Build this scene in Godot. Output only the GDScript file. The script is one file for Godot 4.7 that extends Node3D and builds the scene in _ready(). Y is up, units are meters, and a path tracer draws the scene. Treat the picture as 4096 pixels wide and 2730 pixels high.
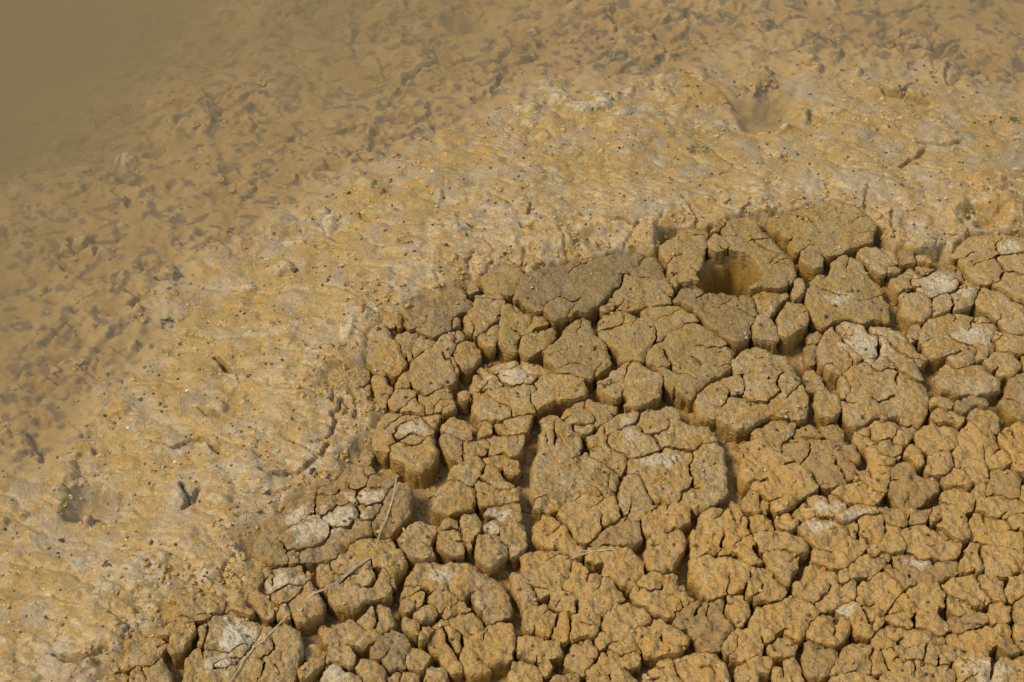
extends Node3D
# Drying mud at the edge of a turbid pool: a wet shore, a shallow bed under murky water, and a field of cracked clods.

const WATER := -0.045
const STEP := 0.00115          # grid of the clods
const GX0 := -0.56
const GZ0 := -0.36
const GNX := 1030
const GNZ := 735
const SHEET := 0.0019         # grid of the shore and the bed
const SX0 := -0.80
const SZ0 := -0.72
const SNX := 842
const SNZ := 642

const CLODS := [
	# outline and crack lines in millimetres on the ground, pale crust ellipses, how the clod stands, label
	[[3,-91,15,-114,39,-125,71,-134,100,-143,124,-149,142,-146,157,-141,162,-123,164,-105,145,-104,126,-114,119,-110,114,-91,108,-83,99,-69,91,-61,80,-45,64,-47,57,-39,46,-33,39,-39,32,-50,19,-55,10,-66,1,-67],[[53,-72,64,-65,74,-72]],[],0,"large wide ochre clod, with one hairline crack, left of the column left of the hole",1],
	[[-14,-65,0,-65,10,-62,18,-53,31,-47,39,-36,45,-31,47,-26,44,-14,34,1,15,10,0,1,-15,-8,-17,-37],[[-1,-31,6,-28,10,-19,20,-23],[10,-19,7,-11,8,9],[27,-22,34,-25,40,-36]],[],0,"large rounded ochre clod, cracked through, right of the split column",1],
	[[123,-109,126,-111,144,-101,167,-102,171,-92,171,-61,161,-59,144,-60,127,-54,107,-55,97,-50,92,-56,92,-61,101,-69,111,-81,117,-91],[],[],0,"large rounded ochre clod, below left of the column left of the hole",1],
	[[97,-48,107,-53,127,-52,144,-57,161,-57,172,-57,179,-52,189,-43,196,-31,181,-29,168,-19,158,-8,145,4,139,12,137,28,123,25,111,22,108,4,99,-3,90,-25,90,-42],[[135,-54,134,-40]],[],0,"large rounded ochre clod, with one hairline crack, above left of the gashed block",1],
	[[140,11,156,-4,168,-21,181,-28,197,-30,209,-13,221,-5,225,7,229,16,224,37,205,48,187,66,180,79,173,83,165,74,155,59,153,45,147,32,138,28],[[157,11,159,20,161,26],[185,19,192,26,194,32],[165,40,173,44,182,46]],[],0,"tall block with a dark gash and a shaded right face",1],
	[[176,-80,181,-89,195,-92,207,-80,220,-76,240,-72,248,-67,253,-62,257,-51,258,-37,251,-23,241,-3,234,4,223,0,213,-17,199,-37,189,-50,179,-54,173,-64,173,-73],[[196,-70,206,-78]],[],0,"blocky clod forming the lower rim of the deep hole",1],
	[[162,-155,172,-165,182,-180,191,-184,209,-182,215,-173,212,-151,207,-132,204,-117,197,-102,201,-89,192,-94,181,-92,173,-83,170,-97,168,-120,164,-135],[],[],2,"narrow tapering column of mud at the left rim of the deep hole",1],
	[[218,-177,233,-194,248,-201,263,-202,271,-194,278,-175,287,-161,293,-143,301,-130,304,-117,305,-102,296,-80,285,-73,272,-74,248,-72,261,-86,270,-101,263,-117,260,-135,247,-143,237,-143,237,-151,233,-165,231,-175],[[269,-153,274,-148,281,-141]],[],2,"large clod curving behind and right of the deep hole",1],
	[[212,-158,224,-170,232,-167,237,-148,231,-141,222,-139,213,-145],[],[],2,"small block overhanging the back of the deep hole",1],
	[[283,-197,295,-204,312,-206,332,-212,350,-217,362,-216,376,-211,388,-197,395,-187,400,-177,395,-165,392,-153,380,-150,368,-143,354,-135,343,-133,336,-138,325,-145,314,-139,307,-143,301,-160,293,-175,284,-185],[],[],0,"broad flat plate behind the long crack at the upper edge of the cracked ground",1],
	[[313,-138,324,-143,335,-138,337,-125,334,-112,322,-110,313,-117,311,-128],[],[],0,"small rounded ochre clod, below left of the broad upper plate",0],
	[[339,-117,350,-130,357,-137,369,-135,376,-127,383,-112,385,-101,389,-91,395,-78,397,-64,399,-51,396,-34,383,-37,368,-29,357,-37,339,-36,324,-26,316,-36,309,-56,310,-72,317,-84,327,-94,337,-105],[],[[345,-65,13,8]],0,"smooth-topped boulder-like clod with a small white smear",1],
	[[376,-145,385,-151,401,-145,417,-143,418,-122,407,-117,403,-104,395,-101,387,-109,383,-118,376,-132],[],[],0,"medium-sized rounded ochre clod, above right of the white-smeared clod",0],
	[[421,-138,435,-143,438,-140,434,-120,422,-115,418,-120],[],[],0,"tiny blocky ochre clod, above left of the round white-capped clod",0],
	[[404,-115,414,-118,419,-112,413,-104,404,-101],[],[],0,"tiny blocky ochre clod, above right of the white-smeared clod",0],
	[[416,-105,428,-117,440,-120,446,-117,462,-110,477,-104,489,-92,496,-83,496,-75,488,-59,486,-51,463,-43,443,-37,440,-39,428,-26,415,-31,410,-48,410,-70,404,-96,414,-101],[[430,-101,426,-91,428,-76,432,-67,441,-61,443,-56,440,-39],[431,-96,439,-99,450,-107,460,-110,472,-105,477,-96,478,-84,472,-75,463,-69,451,-65,441,-61],[462,-67,464,-57,461,-42],[409,-76,419,-70,427,-69]],[[452,-82,22,20],[483,-71,12,9]],0,"clod capped by a round whitish crust inside a ring crack",0],
	[[478,-141,500,-165,514,-170,532,-172,542,-167,559,-165,571,-165,564,-109,552,-47,540,-54,530,-64,519,-75,510,-83,496,-86,491,-96,488,-110,484,-127],[[536,-173,536,-160,529,-155,527,-145,530,-133,517,-127,505,-122,498,-117],[530,-133,542,-135,555,-138,572,-141],[522,-130,524,-123,527,-115,529,-105,524,-99,522,-91,508,-83],[529,-105,538,-104,548,-97,562,-91],[483,-132,499,-138,507,-141]],[[543,-146,14,12]],0,"large rounded pale-topped clod, cracked through, above right of the round white-capped clod",0],
	[[438,-132,447,-132,455,-125,452,-120,437,-123],[],[],0,"tiny wide ochre clod, above the round white-capped clod",0],
	[[458,-135,475,-135,480,-127,486,-114,487,-102,488,-92,479,-105,465,-115,455,-120],[],[],1,"small rounded sunken clod, above right of the round white-capped clod",0],
	[[498,-76,504,-78,517,-69,528,-56,539,-47,552,-40,544,1,532,-11,518,-14,510,-29,501,-43,488,-50,488,-57],[],[],0,"medium-sized rounded ochre clod, right of the round white-capped clod",0],
	[[425,-22,439,-35,463,-43,483,-46,497,-40,509,-24,504,-16,498,-5,499,8,488,23,475,27,454,34,448,23,431,21,423,2,419,-13],[[454,-13,464,-2,477,2,484,10,491,19],[450,17,463,11]],[[478,-12,23,12]],0,"large rounded pale-topped clod, cracked through, below right of the round white-capped clod",0],
	[[504,-16,520,-13,532,-7,542,-4,538,17,519,16,502,11,500,-4],[],[],0,"small rounded ochre clod, below right of the round white-capped clod",0],
	[[413,-21,421,-30,428,-21,422,-4,412,-2,410,-10],[],[],0,"tiny blocky ochre clod, below left of the round white-capped clod",0],
	[[313,5,322,-7,328,-21,348,-33,365,-28,396,-24,408,-13,411,-4,417,7,429,22,417,32,419,45,420,54,405,47,394,40,385,35,374,41,369,37,366,31,359,26,348,37,333,47,322,44,317,34,313,19],[[336,-31,343,-8,346,2,354,14,361,22,357,28],[361,22,371,22,377,17,378,5,380,-7],[377,17,384,19,389,29,394,41],[366,-30,372,-15,387,-10,391,-4,397,5,401,14,408,20,420,22]],[[366,0,26,24]],0,"pale clod broken by several deep wandering cracks near the right edge",0],
	[[332,56,334,47,347,38,357,30,366,32,368,40,374,42,384,37,394,41,405,50,417,56,421,66,422,79,418,90,412,103,407,113,397,125,391,127,385,113,375,106,365,104,357,107,340,111,332,104,331,90,330,73],[[392,40,392,48,390,59],[363,77,370,82,379,77,387,72],[384,110,386,99]],[],0,"big dished clod with a bowl-shaped smooth front",0],
	[[299,34,309,29,317,41,319,53,310,60,298,60,296,45],[],[],1,"small blocky sunken clod, right of the finely cracked wide clod",0],
	[[302,-1,311,-10,319,-4,315,14,312,26,302,26],[],[],1,"small upright sunken clod, left of the pale broken clod",0],
	[[306,60,315,57,320,66,329,73,330,85,330,96,321,104,308,102,303,87],[],[],0,"small upright ochre clod, above the four-lobed clod",0],
	[[428,35,437,26,447,26,452,35,469,30,481,29,487,40,494,44,497,54,494,66,478,74,465,73,448,72,433,66,429,53],[],[],0,"large wide ochre clod, above the hook-shaped clod",0],
	[[486,26,500,13,516,16,522,31,514,44,507,48,499,47,493,40,484,31],[],[],0,"small rounded ochre clod, right of the big dished clod",0],
	[[523,13,538,16,533,45,522,41,524,26],[],[],0,"tiny upright ochre clod, above right of the hook-shaped clod",0],
	[[505,51,516,45,533,45,521,110,509,107,500,99,492,85,497,70,504,60],[],[],0,"medium-sized upright ochre clod, above right of the hook-shaped clod",0],
	[[421,80,430,74,438,79,444,87,441,94,434,92,430,89,420,90],[],[],0,"tiny rounded ochre clod, right of the big dished clod",0],
	[[420,93,429,89,436,94,444,94,452,104,444,114,434,109,425,111,417,104],[],[],0,"small rounded ochre clod, above left of the hook-shaped clod",0],
	[[447,85,459,77,470,77,477,85,476,89,463,87,454,97,449,97,445,92],[],[],0,"tiny wide ochre clod, above the hook-shaped clod",0],
	[[455,99,464,90,476,90,485,92,489,104,485,117,480,125,471,125,464,120,455,111],[],[],0,"small rounded ochre clod, above the hook-shaped clod",0],
	[[399,123,409,113,419,107,424,113,433,111,443,116,442,127,435,142,423,147,412,149,402,138,399,130],[],[],0,"medium-sized rounded ochre clod, above left of the hook-shaped clod",2],
	[[434,149,441,131,446,117,456,107,461,111,468,124,479,128,480,139,488,154,488,160,476,168,466,166,462,180,447,187,445,180,441,168,433,164,432,156],[],[],0,"lumpy hook-shaped clod near the right edge",2],
	[[482,124,494,113,506,107,521,111,510,175,494,173,489,166,487,153,485,141],[[498,120,497,130]],[],0,"medium-sized upright ochre clod, with one hairline crack, right of the hook-shaped clod",2],
	[[268,134,279,125,282,113,291,110,308,109,325,107,329,117,328,130,338,136,342,152,342,166,333,179,325,185,314,189,303,191,295,185,296,176,290,165,277,157,267,147],[[292,128,294,139,288,152,284,157],[315,150,318,162,323,172,325,180],[281,125,293,125,306,128,314,127],[307,113,310,124]],[],0,"knobbly four-lobed clod with curved hairline cracks",2],
	[[239,120,246,113,256,107,263,102,276,100,284,107,283,117,280,124,275,131,267,135,265,146,256,139,246,131,239,128],[],[],0,"medium-sized rounded ochre clod, above the clod right of the wide crack",0],
	[[225,141,232,134,240,132,247,132,255,141,264,149,277,158,288,168,292,181,295,192,288,200,276,205,270,214,259,221,245,226,233,222,224,216,224,199,225,175,225,157],[[227,187,236,183,249,185],[232,192,241,201],[266,165,277,160]],[],0,"rough clod right of the wide dark crack",2],
	[[340,121,348,117,356,114,360,110,373,110,383,111,386,120,394,134,389,139,384,141,380,156,369,165,357,166,349,166,349,154,349,143,340,135,337,128],[[355,117,355,124,356,132,363,136,372,132,376,139,385,142],[360,138,359,147,363,153,370,154,381,152]],[],0,"medium-sized rounded ochre clod, cracked through, below the big dished clod",2],
	[[382,152,390,142,400,141,404,152,401,161,398,164,390,158],[],[],0,"tiny blocky ochre clod, left of the hook-shaped clod",2],
	[[403,166,409,153,419,149,428,147,430,158,431,166,422,173,416,179,407,176,402,173],[],[],0,"small rounded ochre clod, left of the hook-shaped clod",2],
	[[418,180,425,172,433,168,440,172,444,183,444,189,441,193,432,191,424,188,419,185],[],[],0,"small rounded ochre clod, above right of the greyish plate",2],
	[[333,177,341,171,357,165,365,168,368,169,363,195,359,201,351,195,344,187,333,184],[],[],0,"small rounded ochre clod, below right of the four-lobed clod",2],
	[[369,169,379,161,388,162,394,169,398,177,402,180,408,179,415,188,412,195,405,200,399,205,392,212,380,216,372,212,368,204,362,201,365,187],[],[],0,"medium-sized rounded ochre clod, below left of the hook-shaped clod",2],
	[[306,200,318,192,330,187,339,188,349,195,356,202,354,206,347,213,330,210,323,210,321,205,312,201],[],[],0,"small wide ochre clod, below right of the four-lobed clod",2],
	[[271,216,280,208,288,201,304,201,313,204,320,209,321,216,311,225,305,221,301,217,290,226,279,232,276,232,272,223],[[305,208,307,213]],[[300,216,16,8]],0,"small wide pale-topped clod, with one hairline crack, below the four-lobed clod",2],
	[[414,197,419,191,432,191,440,195,445,200,444,212,441,221,433,221,417,219,414,210,414,202],[],[],0,"small rounded ochre clod, below left of the hook-shaped clod",2],
	[[444,195,452,185,459,184,460,195,457,205,451,213,445,212,445,201],[],[],0,"tiny upright ochre clod, below the hook-shaped clod",2],
	[[460,188,464,179,468,169,484,168,490,173,495,181,490,197,488,204,476,201,466,200,460,200],[],[],0,"small rounded ochre clod, below right of the hook-shaped clod",2],
	[[495,187,508,181,502,218,492,212,489,204],[],[],0,"small upright ochre clod, below right of the hook-shaped clod",2],
	[[253,228,260,224,268,224,274,233,272,238,264,242,256,241,253,236],[],[],0,"tiny rounded ochre clod, below the clod right of the wide crack",2],
	[[230,266,230,259,230,245,234,241,243,245,252,243,262,246,274,250,278,258,276,268,271,273,269,281,263,293,256,304,253,316,246,323,236,325,226,325,218,322,216,313,220,305,226,297,224,290,239,288,238,276],[[235,268,241,268,248,265,256,266,262,269,271,273],[239,289,243,293,249,301,255,311]],[],0,"large rounded ochre clod, cracked through, right of the waist-cracked clod",2],
	[[227,227,235,225,245,227,250,229,249,241,234,241,229,244],[],[],0,"small blocky ochre clod, above right of the waist-cracked clod",2],
	[[273,240,279,233,291,227,297,229,307,229,315,234,319,240,320,247,317,259,314,264,304,260,295,261,286,261,282,252,277,246],[],[[293,238,12,6]],0,"medium-sized rounded pale-topped clod, above the clod beside the dark gap",2],
	[[302,218,312,226,322,216,330,211,348,214,350,220,339,224,332,225,327,229,317,234,309,228,298,229,293,226],[],[[324,225,21,8]],0,"small wide pale-topped clod, below the four-lobed clod",2],
	[[317,235,328,228,336,224,348,220,355,224,358,232,366,236,373,236,369,244,368,250,357,250,345,256,334,263,326,273,315,285,304,291,297,289,280,284,282,270,286,264,304,261,316,265,321,247,319,240],[[330,235,329,244,327,247,328,254],[332,250,338,258],[356,237,356,242,353,245]],[],0,"large rounded ochre clod, cracked through, above right of the clod beside the dark gap",2],
	[[348,216,359,213,371,216,401,216,398,227,395,236,379,235,372,238,365,236,358,231,355,223],[],[],0,"small wide ochre clod, above the greyish plate",2],
	[[332,265,341,259,351,254,362,249,369,250,370,268,354,269,347,269,341,273],[],[],0,"small rounded ochre clod, above left of the greyish plate",2],
	[[368,246,373,237,381,236,396,238,404,240,411,247,420,255,426,255,423,265,415,275,395,273,387,273,379,268,370,270],[],[],0,"medium-sized rounded ochre clod, above right of the greyish plate",2],
	[[403,216,413,215,422,222,434,220,435,229,431,236,434,242,434,251,427,255,418,255,411,247,405,242,401,238,401,224],[[401,238,406,235,411,227]],[],0,"medium-sized rounded ochre clod, with one hairline crack, above right of the greyish plate",2],
	[[432,236,437,231,444,222,459,227,471,227,472,233,474,242,459,242,447,245,442,251,436,251,434,244],[],[],0,"small rounded ochre clod, below the hook-shaped clod",2],
	[[473,228,479,224,501,223,497,245,485,244,476,242],[],[],0,"small blocky ochre clod, below right of the hook-shaped clod",2],
	[[444,220,452,209,463,202,482,205,493,211,501,220,478,223,472,227,459,226],[],[],0,"small wide ochre clod, below right of the hook-shaped clod",2],
	[[426,260,434,252,442,252,448,246,459,243,473,244,485,247,485,255,479,278,473,288,462,296,455,297,443,293,441,278,436,269,425,268],[[443,259,440,271,442,280]],[],0,"large rounded ochre clod, with one hairline crack, right of the greyish plate",2],
	[[341,274,348,270,370,270,379,269,387,273,392,274,394,279,410,278,419,279,420,283,417,290,412,294,401,297,396,302,375,304,364,289,357,285,349,286,345,283],[[356,270,356,279,360,285,363,289],[371,293,374,302]],[[383,279,12,6]],0,"greyish plate in the middle of the crumbly right-hand mosaic",2],
	[[422,280,426,270,436,271,439,278,440,288,434,296,430,291,419,293,419,288],[],[],0,"small rounded ochre clod, right of the knobbly plate",2],
	[[303,294,306,290,317,285,325,275,333,271,341,276,346,286,339,293,330,299,323,301,317,301,311,304,304,304],[],[],0,"small rounded ochre clod, above right of the clod beside the dark gap",2],
	[[281,284,289,288,296,290,302,293,303,304,311,305,317,302,320,307,315,323,303,324,295,331,283,335,277,324,267,318,259,313,263,305,271,295,275,285],[[295,304,292,315,285,321,276,325]],[],0,"crumbly clod split by one short crack beside the dark gap",2],
	[[321,310,324,302,337,295,347,291,354,297,360,302,364,313,364,322,369,330,372,333,368,336,358,335,343,336,338,334,324,334,319,327,317,319],[[343,337,351,327]],[],0,"knobbly plate crossed by a thin lower crack in the right mosaic",2],
	[[347,290,357,286,363,291,373,297,374,304,367,310,364,310,361,301,356,297],[],[],0,"tiny rounded ochre clod, above right of the knobbly plate",2],
	[[366,315,369,307,380,304,396,302,399,305,402,315,411,319,421,327,421,333,405,339,395,341,383,337,374,333,366,324],[[399,304,401,313,400,321],[393,330,394,339]],[],0,"medium-sized rounded ochre clod, cracked through, below right of the greyish plate",2],
	[[400,304,412,295,420,296,430,295,434,304,438,310,441,322,435,329,425,328,417,321,404,315],[],[],0,"medium-sized rounded ochre clod, below right of the greyish plate",2],
	[[435,297,442,294,450,295,455,302,457,310,452,325,442,322,440,312,437,305],[],[],0,"small rounded ochre clod, right of the greyish plate",2],
	[[457,300,466,294,476,293,488,295,484,317,465,317,460,323,456,317],[],[],0,"small rounded ochre clod, above the grey corner slab",2],
	[[480,279,493,268,488,293,474,291],[],[],0,"tiny upright ochre clod, above the grey corner slab",2],
	[[464,323,474,316,484,316,478,350,463,348,462,340],[],[],0,"small upright ochre clod, above right of the grey corner slab",2],
	[[436,328,447,324,459,328,456,341,452,348,439,348,438,341,435,334],[],[],0,"small rounded ochre clod, below right of the greyish plate",2],
	[[398,343,405,340,422,333,434,335,437,344,429,350,420,354,410,356,403,353,399,350],[],[],0,"small wide ochre clod, above left of the grey corner slab",2],
	[[296,333,300,327,315,325,322,333,338,335,342,337,341,348,335,354,328,357,325,362,313,356,308,341],[[322,333,325,342]],[[308,334,11,6]],0,"medium-sized rounded pale-topped clod, with one hairline crack, below left of the knobbly plate",2],
	[[343,339,357,336,369,336,372,334,381,339,392,340,397,350,398,356,394,361,382,356,377,354,366,353,359,356,351,349,343,347],[[370,335,366,353]],[],0,"medium-sized wide ochre clod, with one hairline crack, below right of the knobbly plate",2],
	[[327,360,336,354,343,349,350,351,359,357,366,355,377,355,392,361,392,368,379,369,361,371,346,374,336,373,330,375,328,367],[],[],0,"medium-sized wide ochre clod, below the knobbly plate",2],
	[[401,355,412,357,422,355,432,349,439,350,450,348,454,357,451,363,440,368,432,376,419,375,402,369,395,367,394,362],[],[],0,"medium-sized wide ochre clod, above left of the grey corner slab",2],
	[[345,375,360,373,378,370,402,370,411,376,405,382,400,386,391,391,375,391,366,386,354,386,353,384,347,378],[[385,381,383,391],[376,370,373,380]],[],0,"medium-sized wide ochre clod, cracked through, left of the grey corner slab",2],
	[[323,383,329,376,337,374,344,375,352,385,343,392,332,400,324,400,324,390],[[338,394,336,382]],[],0,"small rounded ochre clod, with one hairline crack, below the knobbly plate",2],
	[[412,378,428,376,436,378,444,381,452,385,463,380,473,380,465,422,396,422,398,397,400,388,407,382],[[435,391,430,399,428,407]],[[424,399,19,14]],0,"bluish-grey slab filling the bottom right corner",2],
	[[438,373,444,366,455,363,466,363,475,364,473,378,458,378,448,382,439,377],[[455,364,458,375,461,380]],[],0,"small wide ochre clod, with one hairline crack, above right of the grey corner slab",2],
	[[457,350,468,349,478,352,476,362,455,362],[],[],0,"tiny wide ochre clod, above right of the grey corner slab",2],
	[[333,404,338,394,354,388,366,388,375,393,391,392,396,394,391,422,329,422,330,407],[],[],0,"large wide ochre clod, left of the grey corner slab",2],
	[[286,399,296,384,301,375,307,370,320,368,327,371,326,377,320,384,322,391,322,400,308,398,299,400,285,404],[],[],0,"medium-sized rounded ochre clod, right of the cup-shaped clod",2],
	[[284,406,300,402,317,401,328,404,331,413,329,422,276,422],[],[],0,"medium-sized wide ochre clod, below right of the cup-shaped clod",2],
	[[261,370,269,367,279,370,291,375,295,382,291,393,284,402,272,406,264,404,262,392,261,382],[],[],0,"isolated cup-shaped clod ringed by dark gaps near the bottom",2],
	[[268,359,270,350,283,342,291,340,303,340,309,348,308,361,306,366,301,369,295,374,284,371,276,368,269,366],[[305,361,300,370],[295,348,292,362]],[],0,"medium-sized rounded ochre clod, cracked through, above right of the cup-shaped clod",2],
	[[187,374,197,363,203,355,217,350,218,342,228,330,236,328,245,325,250,321,261,318,270,323,276,328,280,334,283,341,272,348,267,355,266,362,261,367,253,361,245,356,238,363,230,369,225,384,211,388,197,382,190,378],[[227,362,228,374]],[],0,"large rounded ochre clod, with one hairline crack, above left of the cup-shaped clod",2],
	[[230,376,232,371,241,363,248,361,259,370,255,381,241,383,233,384],[],[],0,"small rounded ochre clod, below left of the clod beside the dark gap",2],
	[[233,385,243,384,255,382,257,390,260,398,260,410,259,422,234,422,233,406,233,396],[[244,393,244,404],[234,390,239,393]],[],0,"medium-sized rounded ochre clod, cracked through, below left of the cup-shaped clod",2],
	[[201,397,209,390,221,388,231,386,233,393,230,399,219,402,217,422,202,422],[],[],0,"small rounded ochre clod, left of the cup-shaped clod",2],
	[[44,222,47,209,55,201,65,197,74,198,84,201,99,202,101,209,102,224,94,231,88,240,81,246,74,256,66,256,59,250,58,241,51,231],[],[],0,"large rounded ochre clod, below the flat middle slab",2],
	[[20,229,26,223,35,222,42,226,46,233,52,238,54,246,62,256,68,261,67,270,61,274,51,268,41,261,29,256,22,249],[[46,236,39,244]],[],0,"medium-sized rounded ochre clod, with one hairline crack, above left of the spiky clod",2],
	[[74,258,85,246,94,236,104,227,110,227,120,235,123,251,116,259,103,260,91,259,78,259],[],[],0,"medium-sized rounded ochre clod, above the clod under the forked straw",2],
	[[69,266,72,261,93,261,113,264,121,271,125,279,123,293,116,304,109,306,99,302,89,295,77,289,70,283,68,274],[[85,278,84,285]],[],0,"dark rounded clod under the short forked straw",2],
	[[121,228,125,220,134,211,146,213,157,209,166,215,170,220,168,229,160,238,147,241,145,246,131,250,125,244],[],[],0,"medium-sized rounded ochre clod, below the largest slab",2],
	[[128,255,134,249,144,247,149,244,163,241,164,250,162,265,154,276,151,285,142,290,127,289,126,278],[],[],0,"medium-sized rounded ochre clod, above the horned clod",2],
	[[171,246,175,231,184,218,196,215,204,214,210,203,219,209,221,216,222,224,226,228,227,242,229,250,229,264,235,270,236,278,224,283,223,295,221,302,213,312,202,316,191,317,181,321,174,310,168,297,166,283,168,271,170,255],[[168,273,182,270,195,273,205,271,215,274,215,278,224,285],[201,247,198,255,198,261,205,266,214,273],[203,293,202,302,199,317],[198,263,193,270]],[],0,"tall knobbly clod cracked across its waist",2],
	[[9,271,15,265,27,261,40,264,44,269,55,273,58,278,53,283,52,291,49,297,48,308,39,311,33,315,27,321,20,328,11,334,7,327,3,315,0,302,-1,288,7,288,11,279],[[20,310,23,319]],[],0,"large rounded ochre clod, with one hairline crack, left of the spiky clod",2],
	[[59,279,65,280,69,288,73,295,79,289,86,294,93,304,101,310,104,324,94,329,87,339,74,339,62,336,56,333,44,331,34,328,28,324,35,315,40,311,48,310,50,299,53,288],[[40,311,47,310,53,313,59,315],[61,322,60,334],[69,302,71,294]],[],0,"triangular crumbly clod with a spiky tip",2],
	[[112,310,120,300,129,291,133,289,140,293,151,289,156,293,154,302,160,307,161,317,169,321,158,329,150,335,147,343,138,341,129,336,121,330,113,325,111,317],[[134,300,140,304,152,304],[139,304,138,313,129,315,124,312]],[],0,"rounded clod with a horn-like tip and small star crack",2],
	[[9,339,19,330,33,329,33,335,25,343,20,352,18,361,11,353],[],[],0,"small rounded ochre clod, below left of the spiky clod",2],
	[[21,352,25,342,35,337,49,339,60,337,76,337,81,343,79,354,73,362,61,363,55,368,43,368,30,362,23,359],[[53,350,52,362],[40,347,38,354]],[],0,"medium-sized wide ochre clod, cracked through, below the spiky clod",2],
	[[74,364,81,356,85,342,93,330,106,327,115,330,123,335,127,344,125,350,115,352,110,356,110,368,117,380,108,375,98,380,89,375,79,376,78,370],[],[],0,"medium-sized rounded ochre clod, below left of the horned clod",2],
	[[67,399,77,388,80,377,89,376,98,381,108,376,116,381,115,389,107,394,92,396,78,402,68,405],[],[],0,"small wide ochre clod, below right of the spiky clod",2],
	[[111,356,117,353,126,352,129,342,140,344,146,352,155,359,158,364,159,371,158,377,147,381,131,383,119,384,117,377,111,367],[[136,361,136,368]],[],0,"medium-sized rounded ochre clod, with one hairline crack, below the horned clod",2],
	[[148,343,153,334,161,327,171,323,180,324,194,319,195,329,196,340,202,349,202,356,193,364,186,376,172,377,162,377,160,364,155,356,148,348],[[181,325,178,337,180,343],[173,330,167,340],[161,360,164,366]],[],0,"large rounded ochre clod, cracked through, below right of the horned clod",2],
	[[197,319,205,318,213,318,218,328,216,341,212,349,205,354,201,344,198,336],[],[],0,"small upright ochre clod, below the waist-cracked clod",2],
	[[117,399,125,391,138,382,145,383,155,381,167,377,182,378,189,388,193,402,193,422,115,422],[[146,392,149,402,153,408],[122,398,126,405,134,404],[170,392,180,394,182,402]],[],0,"large wide ochre clod, cracked through, below the horned clod",2],
	[[5,363,13,361,24,367,33,370,44,368,43,381,36,384,26,388,18,385,6,383],[],[],0,"small rounded ochre clod, right of the lobed bottom clod",2],
	[[-1,389,12,388,20,393,28,404,27,410,15,422,-2,422],[],[],0,"medium-sized blocky ochre clod, below right of the lobed bottom clod",2],
	[[47,384,54,377,59,368,69,363,77,375,76,385,67,396,65,406,57,399,49,392],[],[],0,"small rounded ochre clod, below the spiky clod",2],
	[[67,410,78,404,93,397,107,398,111,406,110,422,67,422],[[88,397,88,407]],[],0,"medium-sized wide ochre clod, with one hairline crack, below the spiky clod",2],
	[[25,390,33,386,36,394,34,402,29,406,25,399],[],[],0,"tiny upright ochre clod, right of the lobed bottom clod",2],
	[[32,410,44,404,58,402,60,407,60,422,31,422],[],[],0,"small blocky ochre clod, below the spiky clod",2],
	[[-43,44,-37,23,-33,16,-17,11,0,10,6,11,22,19,37,28,47,40,62,42,74,50,76,61,70,74,61,79,44,76,25,90,19,93,2,100,-13,102,-33,100,-39,89,-39,63],[[-2,8,12,26,27,40,22,47,22,54,26,61,19,67,19,79,25,93],[-28,57,-20,69,-7,80,0,90,1,102],[-38,26,-23,37,-30,50,-28,59],[-18,31,-9,44,0,53,21,51]],[[-3,34,20,16]],0,"pale clod split by a zigzag crack",0],
	[[33,8,39,-2,49,-16,55,-27,64,-41,74,-45,82,-36,88,-21,96,-4,101,14,104,25,96,37,82,48,75,50,62,42,48,40,44,28,35,17],[[87,1,85,8]],[],0,"large rounded ochre clod, with one hairline crack, above right of the zigzag-split clod",1],
	[[85,54,98,48,109,32,116,28,125,31,138,37,153,47,153,61,150,76,138,85,126,90,114,90,111,82,99,69,88,61],[[123,29,117,42,114,51],[111,69,112,79]],[],0,"large rounded ochre clod, cracked through, below left of the gashed block",0],
	[[185,73,196,59,208,50,226,44,224,31,233,14,243,4,254,5,269,13,278,17,289,31,290,44,294,57,298,72,299,89,296,99,286,106,272,102,256,99,244,109,234,117,223,120,213,113,203,104,200,107,185,96,184,85],[[229,69,226,74,219,73,218,60],[235,50,237,60,233,69],[210,87,219,74,235,76,241,82,258,83,259,79,272,69],[260,53,269,54,279,42,275,38],[276,77,290,60],[269,54,271,67],[225,45,245,41,261,51]],[],0,"wide clod with a network of fine cracks below the deep hole",0],
	[[29,96,36,90,46,90,48,99,43,107,31,109],[],[],1,"tiny blocky sunken clod, below right of the zigzag-split clod",0],
	[[49,102,57,86,61,80,75,74,86,79,107,83,107,93,98,102,88,109,82,118,71,123,66,117,58,110],[[60,85,70,85,77,90,81,97,84,103,82,113],[62,110,76,109],[74,77,74,85]],[],0,"medium-sized rounded ochre clod, cracked through, above the flat middle slab",0],
	[[31,113,43,106,49,104,57,113,66,120,70,130,72,141,79,149,89,158,98,161,104,169,105,179,101,193,99,200,79,196,67,195,55,201,46,213,42,217,31,218,21,217,20,199,22,181,19,166,22,154,28,143,30,127],[[42,124,43,131,42,138],[60,154,69,145,74,141],[97,160,101,166,108,171]],[],0,"large flat slab bordering the wide crack in the middle",0],
	[[74,125,82,121,87,113,98,104,109,97,122,93,125,97,123,104,115,111,102,116,95,124,95,134,101,141,112,149,112,157,108,169,101,165,90,158,79,150,75,138],[],[[116,108,7,6]],0,"crescent-shaped piece wedged between the two large middle slabs",0],
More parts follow.
